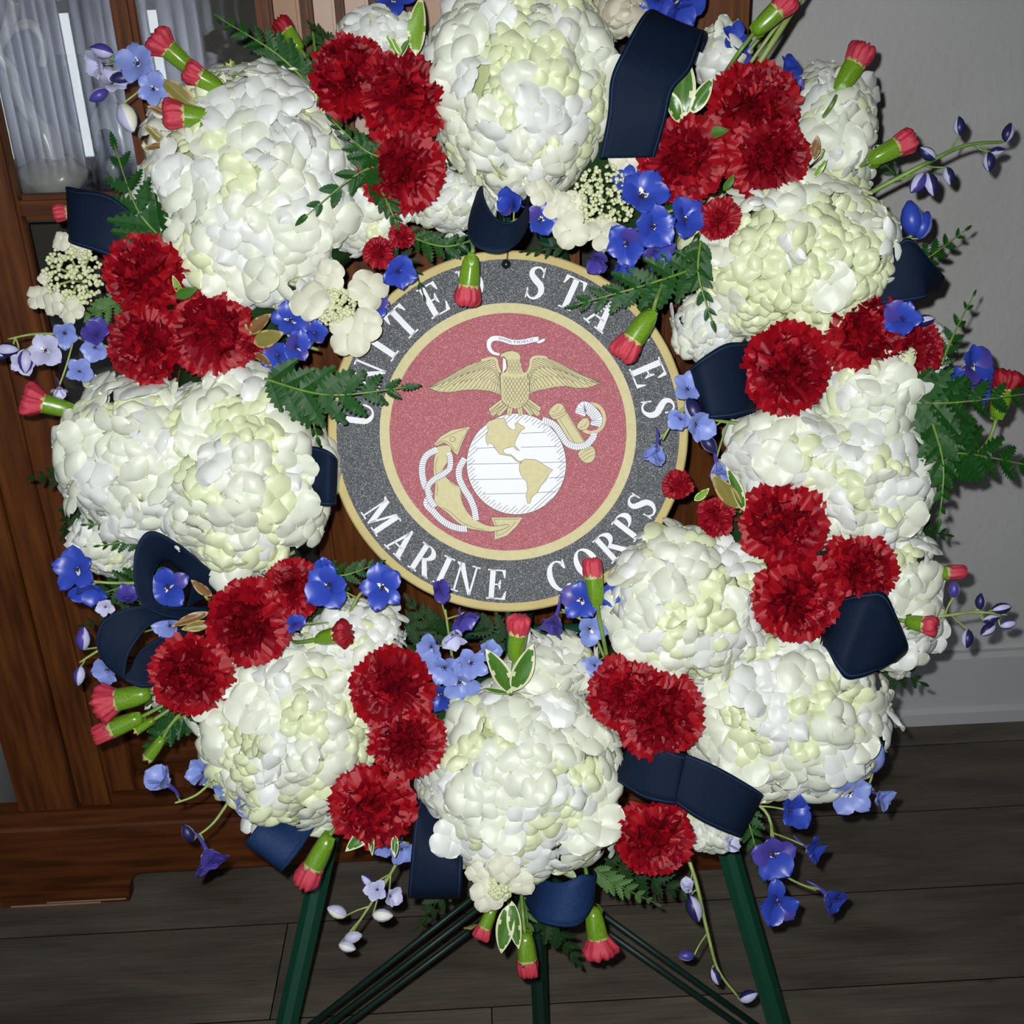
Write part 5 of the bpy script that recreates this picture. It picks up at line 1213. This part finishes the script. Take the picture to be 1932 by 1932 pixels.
def delphinium(stem, blooms, label, seed=0, buds=(), sm='stem_pale', sr=.0016):
    """stem: (px,py,w) path; blooms: (px,py,w,(dx,dy,dz) facing,size px,colour,cup degrees); buds: (px,py,w,(dx,dy) axis,len px,kind)"""
    P_ = [L(*p) for p in stem]; o = root('delphinium_sprig', P_[0], label, 'delphinium', 'blue delphinium sprigs'); O_ = P_[0]
    rnd = random.Random(seed + int(stem[0][0] * 7)); c = crom([p - O_ for p in P_], 6)
    b = MB(); b.tube(c, [sr * (1 - .5 * i / len(c)) for i in range(len(c))], 6); ob('stem', b.mesh('stem', M[sm]), o)
    def pedicel(p, end):
        q = min(c, key=lambda z: (z - p).length); q2 = c[max(0, c.index(q) - 2)]
        bq = MB(); mid = q2.lerp(end, .55) + Vector((0, 0, -.002)); bq.tube(crom([q2, mid, end], 5), .0008, 5); ob('pedicel', bq.mesh('pedicel', M[sm]), o)
    for (x, y, w, n, sz, col, cup) in blooms:
        p = L(x, y, w) - O_; s_ = sz * S; n = Vector(n).normalized(); R_ = align(n, rnd.uniform(0, 6.28)); col = CC[col]
        bl = ob('blossom', EYE, o, mtx=TRS(p, R_, s_))
        for k in range(5):
            t = k * 2 * PI / 5 + rnd.uniform(-.12, .12); el = math.radians(cup + rnd.uniform(-16, 20)); ss = rnd.uniform(.88, 1.12)
            ob('sepal', rnd.choice(SEP['delph_violet' if col == 'delph_royal' and rnd.random() < .14 else col]), bl, mtx=Matrix.Rotation(t, 4, 'Z') @ Matrix.Rotation(-el, 4, 'Y') @ Matrix.Translation((.04, 0, 0)) @ Matrix.Diagonal((ss, ss * rnd.uniform(.95, 1.2), ss, 1)))
        sc = 'delph_violet' if col in ('delph_royal', 'delph_pale', 'delph_lilac') else col
        ob('spur', SPUR[sc], bl, mtx=Matrix.Rotation(rnd.uniform(0, 6.28), 4, 'Z'))
        pedicel(p, p - n * s_ * .12)
    for (x, y, w, ax, ln, kind) in buds:
        p = L(x, y, w) - O_; d = Vector((ax[0], ax[1], ax[2] if len(ax) > 2 else .1)).normalized(); l_ = ln * S
        ob('flower_bud', DB[kind], o, mtx=TRS(p - d * l_ * .5, align(d, rnd.uniform(0, 6)), l_)); pedicel(p, p - d * l_ * .48)
f_ = (0, 0, 1)
DEL = [
 ([(760, 60, -.03), (745, 10, -.02)], [(742, 2, .0, (.2, .3, 1), 42, 'r', 25)], 'royal blue delphinium at the top edge left of the top hydrangea', {}),
 ([(1200, 60, -.02), (1250, 30, .0)], [(1278, 12, .01, (.2, -.7, .7), 52, 'r', 45), (1240, 0, .0, (-.3, -.5, .8), 36, 'r', 40)], 'royal blue delphinium above the top navy ribbon', {}),
 ([(1400, 150, -.02), (1385, 90, -.01)], [(1382, 78, .0, (.3, .3, .8), 34, 'r', 35), (1395, 112, -.01, (.4, -.3, .7), 26, 'r', 35)], 'small blue delphinium left of the bud at the upper right', {}),
 ([(1500, 190, -.02), (1480, 150, -.01)], [(1478, 140, .0, (.6, .4, .6), 36, 'r', 55), (1492, 158, .0, (.4, -.2, .9), 24, 'r', 35)], 'blue delphinium over the wall at the upper right', {}),
 ([(420, 200, .0), (330, 160, .03), (255, 130, .045), (195, 105, .04)], [(262, 122, .05, (-.1, .1, 1), 42, 'p', 20), (290, 168, .05, (.1, -.3, 1), 34, 'p', 25), (192, 122, .04, (-.5, -.3, .8), 34, 'l', 40), (212, 160, .045, (.2, .5, .8), 26, 'l', 30)], 'pale blue delphinium spray with a dark curved spur at the upper left',
  dict(buds=((186, 180, .05, (-.8, -.5), 36, 'pale'), (228, 148, .045, (-.9, -.1), 40, 'dark'), (240, 222, .04, (.3, -.7), 56, 'white'), (192, 96, .045, (-.9, .2), 40, 'pale')))),
 ([(940, 440, .0), (975, 415, .02), (1005, 420, .02)], [(968, 385, .03, (-.4, -.2, .8), 42, 'r', 60), (1020, 415, .02, (.1, -.1, 1), 36, 'r', 30)], 'blue delphinium inside the ribbon loop above the plaque', {}),
 ([(1330, 380, .0), (1260, 400, .03), (1190, 440, .04), (1130, 480, .03)], [(1212, 372, .05, (-.1, .2, 1), 52, 'r', 35), (1290, 415, .04, (.2, .1, 1), 42, 'r', 40), (1232, 428, .05, (0, -.2, 1), 44, 'r', 30), (1182, 460, .045, (-.2, -.3, 1), 42, 'r', 40), (1238, 472, .04, (.2, -.5, .8), 36, 'r', 45), (1128, 488, .035, (-.2, -.7, .7), 34, 'v', 55), (1172, 492, .04, (.1, -.8, .6), 32, 'r', 55), (1190, 345, .03, (-.3, .4, .8), 34, 'r', 30)], 'royal blue delphinium cluster above the A of STATES', {}),
 ([(215, 660, .0), (140, 635, .02), (70, 630, .02), (15, 640, .02)], [(88, 662, .035, (-.1, .1, 1), 36, 'l', 25), (45, 680, .03, (.2, -.3, .9), 30, 'l', 45), (122, 628, .03, (.3, -.4, .8), 32, 'p', 50), (182, 632, .035, (.2, .3, .9), 34, 'v', 50), (180, 655, .03, (.1, -.3, .9), 30, 'p', 30), (150, 700, .02, (.3, -.2, .9), 28, 'p', 40), (112, 730, .02, (.2, -.9, .4), 24, 'l', 55)], 'lilac and violet delphinium spray at the far left edge',
  dict(buds=((48, 682, .04, (.0, -1), 42, 'pale'), (12, 660, .02, (-.9, .0), 44, 'dark'), (0, 672, .02, (-1, -.2), 30, 'dark')))),
 ([(600, 660, .0), (550, 640, .02), (530, 600, .025)], [(548, 605, .03, (.1, .1, 1), 40, 'r', 30), (560, 655, .035, (.3, .1, 1), 34, 'r', 35), (525, 672, .03, (-.1, -.2, 1), 36, 'r', 30), (595, 630, .02, (.2, .2, 1), 30, 'r', 40)], 'royal blue delphinium cluster left of the plaque below the flat ivory florets', {}),
 ([(735, 480, .0), (750, 505, .03)], [(752, 512, .045, (.2, -.3, .9), 38, 'r', 40)], 'single royal blue delphinium under the small twin carnations', {}),
 ([(700, 520, .0), (705, 560, .01)], [(708, 570, .015, (.2, -.1, 1), 34, 'r', 30)], 'blue delphinium behind the ivory floret at the upper left rim of the plaque', {}),
 ([(1400, 800, .0), (1340, 790, .03), (1290, 770, .04), (1250, 830, .04)], [(1296, 735, .045, (.1, .3, 1), 34, 'p', 35), (1310, 800, .05, (.3, -.2, .9), 40, 'p', 40), (1285, 790, .045, (-.4, -.2, .8), 28, 'p', 40), (1240, 838, .04, (-.2, -.9, .4), 38, 'p', 62), (1352, 872, .035, (.2, -.9, .3), 38, 'p', 60)], 'pale blue delphinium spray over the plaque rim beside the final S of STATES', dict(buds=((1308, 775, .05, (.3, -.7), 50, 'dark'), (1338, 838, .04, (.5, -.6), 40, 'dark')))),
 ([(1720, 640, .0), (1712, 615, .03)], [(1702, 603, .05, (-.3, .1, 1), 40, 'r', 30)], 'bright blue delphinium with a dark eye on the carnations at the right', dict(buds=((1745, 605, .03, (.9, .2), 36, 'dark'),))),
 ([(1760, 740, -.01), (1820, 705, .0)], [(1830, 690, .0, (.3, .2, .9), 44, 'r', 30), (1840, 735, .0, (.4, -.3, .9), 36, 'r', 35), (1800, 720, .0, (0, 0, 1), 34, 'r', 30)], 'blue delphinium half covered by the wet fern at the right edge', {}),
 ([(1690, 460, -.02), (1720, 445, .0)], [], 'single blue delphinium bud above the navy ribbon at the upper right', dict(buds=((1720, 412, .0, (-.2, 1), 66, 'blue'), (1742, 425, .0, (.3, 1), 52, 'blue')))),
 ([(1640, 365, -.01), (1740, 312, .01), (1820, 275, .01), (1890, 268, .01)], [], 'delphinium spray of dark closed buds reaching right over the wall at the upper right', dict(sm='stem_green', sr=.0022, buds=((1810, 238, .015, (-.1, .9), 34, 'dark'), (1902, 250, .015, (.2, .9), 34, 'dark'), (1866, 305, .015, (.0, -.9), 36, 'dark'), (1750, 290, .02, (-.6, .4), 36, 'dark'), (1732, 345, .02, (-.5, -.7), 44, 'pale'), (1756, 348, .02, (.2, -.9), 44, 'dark'), (1790, 332, .01, (.2, -.9), 34, 'dark'), (1882, 285, .015, (.8, .1), 26, 'dark')))),
 ([(1690, 1165, -.02), (1770, 1163, .0), (1840, 1155, .0), (1900, 1160, .0)], [], 'delphinium spray of dark closed buds reaching right over the wall below the ribbon', dict(sm='stem_pale', buds=((1800, 1112, .0, (.0, .9), 32, 'pale'), (1850, 1135, .0, (.0, .9), 32, 'dark'), (1890, 1148, .0, (.8, .2), 36, 'dark'), (1864, 1188, .0, (-.7, -.5), 34, 'dark'), (1825, 1205, .0, (-.1, -.9), 36, 'dark'), (1902, 1178, .0, (.7, .2), 30, 'pale'), (1870, 1168, .0, (.8, .2), 30, 'dark'), (1746, 1205, -.01, (0, -.9), 40, 'pale')))),
 ([(1600, 1400, -.02), (1645, 1450, -.01), (1630, 1500, .0)], [(1602, 1494, .02, (-.1, .1, 1), 46, 'p', 22), (1655, 1498, .01, (.5, -.1, .7), 34, 'p', 50)], 'pale blue delphinium at the lower right below the large hydrangea', dict(buds=((1650, 1428, .0, (.2, .9), 66, 'blue'),))),
 ([(1400, 1500, -.01), (1450, 1540, .01), (1470, 1640, .01), (1540, 1680, .01)], [(1488, 1528, .02, (.3, .3, .8), 44, 'r', 50), (1458, 1612, .03, (-.1, .1, 1), 48, 'r', 22), (1522, 1598, .01, (.5, -.2, .7), 38, 'r', 50), (1466, 1700, .025, (0, -.1, 1), 44, 'r', 25), (1556, 1684, .01, (.6, -.4, .6), 44, 'r', 55)], 'royal blue delphinium spray beside the right easel leg', {}),
 ([(1280, 1570, -.02), (1312, 1660, .0), (1335, 1760, .0), (1355, 1830, .0), (1392, 1880, .0)], [(1300, 1682, .01, (-.3, .8, .4), 30, 'l', 60), (1362, 1592, .0, (.8, .1, .5), 32, 'l', 62)], 'long delphinium stem with dark buds trailing down at the lower right', dict(sr=.002, buds=((1310, 1715, .01, (.3, -.9), 50, 'dark'), (1295, 1803, .0, (-.9, .0), 32, 'pale'), (1350, 1842, .0, (.3, -.7), 34, 'dark'), (1412, 1880, .0, (.8, .4), 38, 'dark')))),
 ([(770, 1590, -.02), (730, 1660, .0), (690, 1720, .0), (648, 1785, .0)], [(712, 1678, .015, (-.1, .3, .9), 30, 'l', 45), (735, 1690, .01, (.6, .0, .7), 24, 'l', 50), (758, 1600, -.005, (.2, -.3, .9), 32, 'p', 40), (725, 1588, -.01, (0, -.3, 1), 30, 'p', 40)], 'lilac white delphinium spray hanging in front of the floor at the lower left', dict(buds=((636, 1720, .01, (-.8, .4), 40, 'white'), (722, 1727, .01, (.9, .0), 40, 'white'), (666, 1768, .01, (.7, .2), 36, 'white'), (655, 1786, .01, (.8, -.2), 34, 'white'), (692, 1662, .01, (-.5, .6), 30, 'pale')))),
 ([(480, 1460, .0), (420, 1462, .01), (370, 1500, .015), (330, 1515, .02)], [(385, 1458, .02, (-.4, .2, .8), 34, 'p', 45), (440, 1490, .02, (-.3, -.3, .9), 36, 'p', 30), (468, 1515, .02, (.2, -.5, .8), 30, 'p', 40), (318, 1482, .03, (-.5, .6, .5), 46, 'p', 62)], 'pale blue delphinium spray at the lower left below the creamy hydrangea', {}),
 ([(445, 1490, .0), (405, 1550, .01), (368, 1580, .02)], [(388, 1602, .025, (.5, -.7, .5), 46, 'v', 62)], 'single violet blue delphinium hanging at the lower left over the cabinet base', dict(buds=((355, 1572, .02, (-.4, .8), 36, 'dark'),))),
 ([(280, 1100, .0), (210, 1100, .02), (160, 1095, .03)], [(148, 1075, .04, (-.1, .2, 1), 42, 'r', 35), (172, 1105, .035, (.2, -.5, .8), 42, 'r', 40), (242, 1130, .03, (.2, .5, .7), 32, 'v', 55), (318, 1108, .03, (0, .1, 1), 46, 'r', 30)], 'royal blue delphinium behind the upper ribbon loop at the lower left', {}),
 ([(240, 1200, .0), (190, 1225, .02), (150, 1250, .02)], [(205, 1262, .025, (-.2, -.3, .9), 34, 'p', 35), (322, 1180, .02, (-.1, .1, 1), 36, 'p', 35), (200, 1145, .02, (0, 0, 1), 22, 'l', 30)], 'pale delphinium behind the lower ribbon loop at the far left', dict(buds=((157, 1205, .03, (.1, .9), 44, 'pale'), (150, 1275, .03, (-.1, -.9), 36, 'pale')))),
 ([(650, 1180, .0), (680, 1120, .02), (720, 1110, .03)], [(722, 1108, .05, (0, .1, 1), 46, 'r', 22), (622, 1105, .05, (-.1, .2, 1), 46, 'r', 30), (612, 1072, .02, (.2, .3, .9), 26, 'r', 40), (556, 1178, .05, (.2, .3, .9), 26, 'r', 50)], 'royal blue delphinium pair below left of the plaque beside MARINE', {}),
 ([(860, 1290, -.02), (850, 1220, .01), (840, 1150, .02)], [(826, 1112, .035, (.3, .1, .8), 34, 'v', 58), (872, 1162, .035, (.4, -.3, .8), 36, 'v', 55), (855, 1195, .03, (0, -.6, .7), 34, 'l', 50), (815, 1220, .03, (-.3, -.1, .9), 34, 'p', 35), (840, 1258, .03, (-.2, -.2, 1), 40, 'p', 30), (888, 1250, .03, (.2, -.1, 1), 38, 'p', 30), (868, 1285, .02, (0, -.4, 1), 38, 'p', 30), (918, 1230, .02, (.3, .3, .9), 30, 'p', 35), (832, 1310, .01, (-.2, -.3, 1), 32, 'r', 30)], 'blue and violet delphinium spray under the word MARINE', {}),
 ([(1140, 1240, -.01), (1110, 1180, .01), (1060, 1150, .02)], [(1050, 1160, .03, (-.3, -.8, .4), 40, 'v', 55), (1098, 1132, .025, (-.2, .2, .9), 40, 'r', 35), (1112, 1185, .02, (.1, -.2, 1), 34, 'p', 35), (1140, 1125, .015, (.3, .2, .9), 32, 'r', 35), (1122, 1255, .01, (0, 0, 1), 26, 'p', 30)], 'blue delphinium spray under the word CORPS', {}),
 ([(1400, 880, -.02), (1420, 810, .0), (1430, 770, .0)], [(1425, 775, -.005, (0, .2, 1), 28, 'r', 35)], 'small blue delphinium peeking out between ribbon and hydrangea right of the plaque', {}),
]
for (st_, bl_, lab, kw) in DEL: delphinium(st_, bl_, lab, **kw)
# bare stems at the upper right
o = root('flower_stem', L(1440, 140, 0), 'bare pale green flower stems crossing the top right edge', 'stem')
for k, pts in enumerate((((1425, 130, .0), (1470, 60, .01), (1545, -60, .0)), ((1415, 120, .0), (1450, 70, .01), (1478, 32, .01)), ((1395, 118, -.01), (1440, 62, .0), (1500, -20, .0)))):
    b = MB(); b.tube(crom([L(*p) - L(1440, 140, 0) for p in pts], 5), (.0026, .0016, .0016)[k], 6); ob('stem', b.mesh('stem', M['stem_pale' if k < 2 else 'stem_green']), o)

# ------------------------------------------------------------------ navy ribbons
def ribbon(rows, label, m='ribbon', sub=8, group='navy ribbon loops', na=7, sag=0.0):
    """rows: ((px,py,w),(px,py,w)) pairs of edge points along the ribbon"""
    A = [L(*r[0]) for r in rows]; B = [L(*r[1]) for r in rows]; O_ = sum((a + c for a, c in zip(A, B)), Vector()) / (2 * len(A))
    o = root('ribbon_loop', O_, label, 'ribbon', group)
    ca, cb = crom([a - O_ for a in A], sub), crom([c - O_ for c in B], sub); b = MB(); n = len(ca)
    for i in range(n):
        for j in range(na): b.v.append(ca[i].lerp(cb[i], j / (na - 1)))
    for i in range(n - 1):
        for j in range(na - 1): q = i * na + j; b.f.append((q, q + 1, q + na + 1, q + na)); b.m.append(0)
    band_ = ob('band', b.mesh('band', M[m]), o); sd = band_.modifiers.new('thick', 'SOLIDIFY'); sd.thickness = 0.0007; sd.offset = 0
    s = MB()
    for t in (0.045, 0.955):
        o_ = len(s.v)
        for i in range(n):
            d = (ca[min(i + 1, n - 1)] - ca[max(i - 1, 0)]); nn = d.cross(cb[i] - ca[i]).normalized()
            if nn.z < 0: nn = -nn
            for tt in (t - .008, t + .008): s.v.append(ca[i].lerp(cb[i], tt) + nn * .0006)
        for i in range(0, n - 1): s.f.append((o_ + 2 * i, o_ + 2 * i + 1, o_ + 2 * i + 3, o_ + 2 * i + 2)); s.m.append(0)
    ob('edge_stitching', s.mesh('edge_stitching', M['ribbon_stitch']), band_)
RB = [
 ([((1130, 298, .06), (1236, 296, .055)), ((1146, 220, .07), (1256, 228, .068)), ((1152, 150, .075), (1270, 170, .072)), ((1175, 95, .075), (1305, 128, .065)), ((1212, 30, .055), (1328, 62, .04)), ((1235, 20, .02), (1335, 75, .005)), ((1230, 60, -.01), (1320, 110, -.02))], 'large navy ribbon loop at the top right of the top hydrangea', 'ribbon'),
 ([((300, 470, .02), (290, 520, .01)), ((262, 415, .045), (258, 505, .03)), ((205, 368, .05), (190, 478, .045)), ((140, 358, .04), (132, 458, .04)), ((128, 352, .01), (140, 445, .01)), ((190, 365, -.02), (200, 440, -.02))], 'navy ribbon loop at the far left above the lacecap cluster', 'ribbon'),
 ([((910, 346, .015), (900, 362, .015)), ((913, 372, .035), (883, 424, .04)), ((928, 402, .05), (893, 462, .058)), ((948, 418, .056), (930, 477, .065)), ((970, 417, .055), (965, 469, .062)), ((988, 398, .042), (990, 440, .046)), ((998, 368, .02), (999, 404, .02)), ((985, 355, -.005), (990, 385, -.005)), ((940, 350, -.015), (940, 372, -.015))], 'navy ribbon loop open at the top, touching the top rim of the plaque', 'ribbon'),
 ([((1660, 490, .02), (1620, 590, .02)), ((1690, 465, .035), (1650, 578, .035)), ((1718, 450, .04), (1738, 566, .04)), ((1762, 500, .03), (1752, 552, .03)), ((1782, 522, .0), (1770, 548, .0))], 'navy ribbon loop at the upper right above the blue delphinium', 'ribbon'),
 ([((1430, 640, .01), (1425, 780, .01)), ((1405, 645, .045), (1418, 778, .045)), ((1365, 650, .06), (1385, 788, .06)), ((1312, 685, .06), (1338, 790, .06)), ((1302, 705, .03), (1330, 780, .03)), ((1340, 690, .0), (1360, 770, .0))], 'navy ribbon loop right of the plaque against the round carnation', 'ribbon'),
 ([((560, 850, .01), (560, 930, .01)), ((590, 842, .03), (590, 950, .03)), ((622, 852, .04), (618, 955, .04)), ((636, 872, .025), (634, 950, .025)), ((615, 892, .0), (612, 940, .0))], 'narrow navy ribbon loop between the left hydrangea and the plaque', 'ribbon'),
 ([((430, 1105, .01), (350, 1150, .01)), ((385, 1065, .035), (360, 1095, .03)), ((335, 1025, .05), (318, 1060, .03)), ((283, 1002, .06), (298, 1068, .045)), ((255, 1040, .065), (288, 1090, .055)), ((255, 1110, .065), (290, 1125, .055)), ((280, 1150, .06), (308, 1142, .05)), ((345, 1168, .045), (345, 1148, .035)), ((420, 1158, .02), (405, 1140, .01))], 'upper of the two navy ribbon loops at the lower left', 'ribbon'),
 ([((420, 1150, .01), (420, 1185, .0)), ((330, 1145, .045), (340, 1170, .03)), ((250, 1145, .06), (290, 1175, .05)), ((195, 1170, .065), (258, 1210, .06)), ((182, 1215, .065), (240, 1245, .062)), ((205, 1260, .06), (238, 1285, .058)), ((262, 1296, .055), (262, 1230, .045)), ((310, 1285, .04), (305, 1200, .03)), ((360, 1250, .02), (350, 1180, .01))], 'lower of the two navy ribbon loops at the lower left', 'ribbon'),
 ([((1560, 1130, .01), (1545, 1215, .01)), ((1585, 1130, .04), (1560, 1225, .045)), ((1632, 1118, .055), (1580, 1262, .06)), ((1668, 1118, .055), (1602, 1282, .06)), ((1690, 1160, .05), (1650, 1268, .055)), ((1712, 1215, .035), (1680, 1252, .04)), ((1708, 1235, .01), (1690, 1250, .01))], 'broad navy ribbon loop at the right under the carnation trio', 'ribbon'),
 ([((1195, 1385, .0), (1150, 1480, .0)), ((1190, 1398, .035), (1165, 1475, .035)), ((1235, 1405, .055), (1215, 1506, .055)), ((1282, 1424, .06), (1270, 1518, .06)), ((1300, 1425, .055), (1268, 1512, .055))], 'left half of the double navy ribbon at the lower right', 'ribbon'),
 ([((1262, 1420, .045), (1255, 1500, .045)), ((1298, 1424, .058), (1272, 1514, .058)), ((1360, 1450, .062), (1322, 1548, .062)), ((1428, 1490, .055), (1385, 1576, .055)), ((1438, 1502, .02), (1398, 1576, .02)), ((1400, 1490, -.01), (1370, 1550, -.01))], 'right half of the double navy ribbon at the lower right', 'ribbon'),
 ([((520, 1500, -.02), (600, 1540, -.02)), ((508, 1522, .005), (598, 1552, .005)), ((490, 1552, .03), (570, 1598, .03)), ((466, 1584, .035), (538, 1638, .035)), ((462, 1590, .015), (532, 1642, .01)), ((490, 1575, -.015), (550, 1615, -.015))], 'blue lit navy ribbon loop at the lower left beside the easel leg', 'ribbon_flash_lit'),
 ([((792, 1505, .02), (860, 1560, .02)), ((783, 1540, .035), (872, 1600, .03)), ((776, 1610, .045), (872, 1640, .045)), ((770, 1682, .04), (870, 1684, .04)), ((772, 1690, .01), (868, 1690, .01)), ((785, 1640, -.015), (860, 1640, -.015))], 'navy ribbon loop left of the bottom hydrangea', 'ribbon'),
 ([((1010, 1640, .0), (990, 1700, .0)), ((1030, 1660, .03), (1008, 1732, .035)), ((1062, 1665, .045), (1042, 1746, .05)), ((1100, 1650, .045), (1090, 1746, .05)), ((1124, 1652, .03), (1118, 1712, .035)), ((1120, 1640, .0), (1120, 1690, .0))], 'navy ribbon loop at the very bottom under the bottom hydrangea', 'ribbon_flash_lit'),
]
for (rows, lab, m) in RB: ribbon(rows, lab, m)
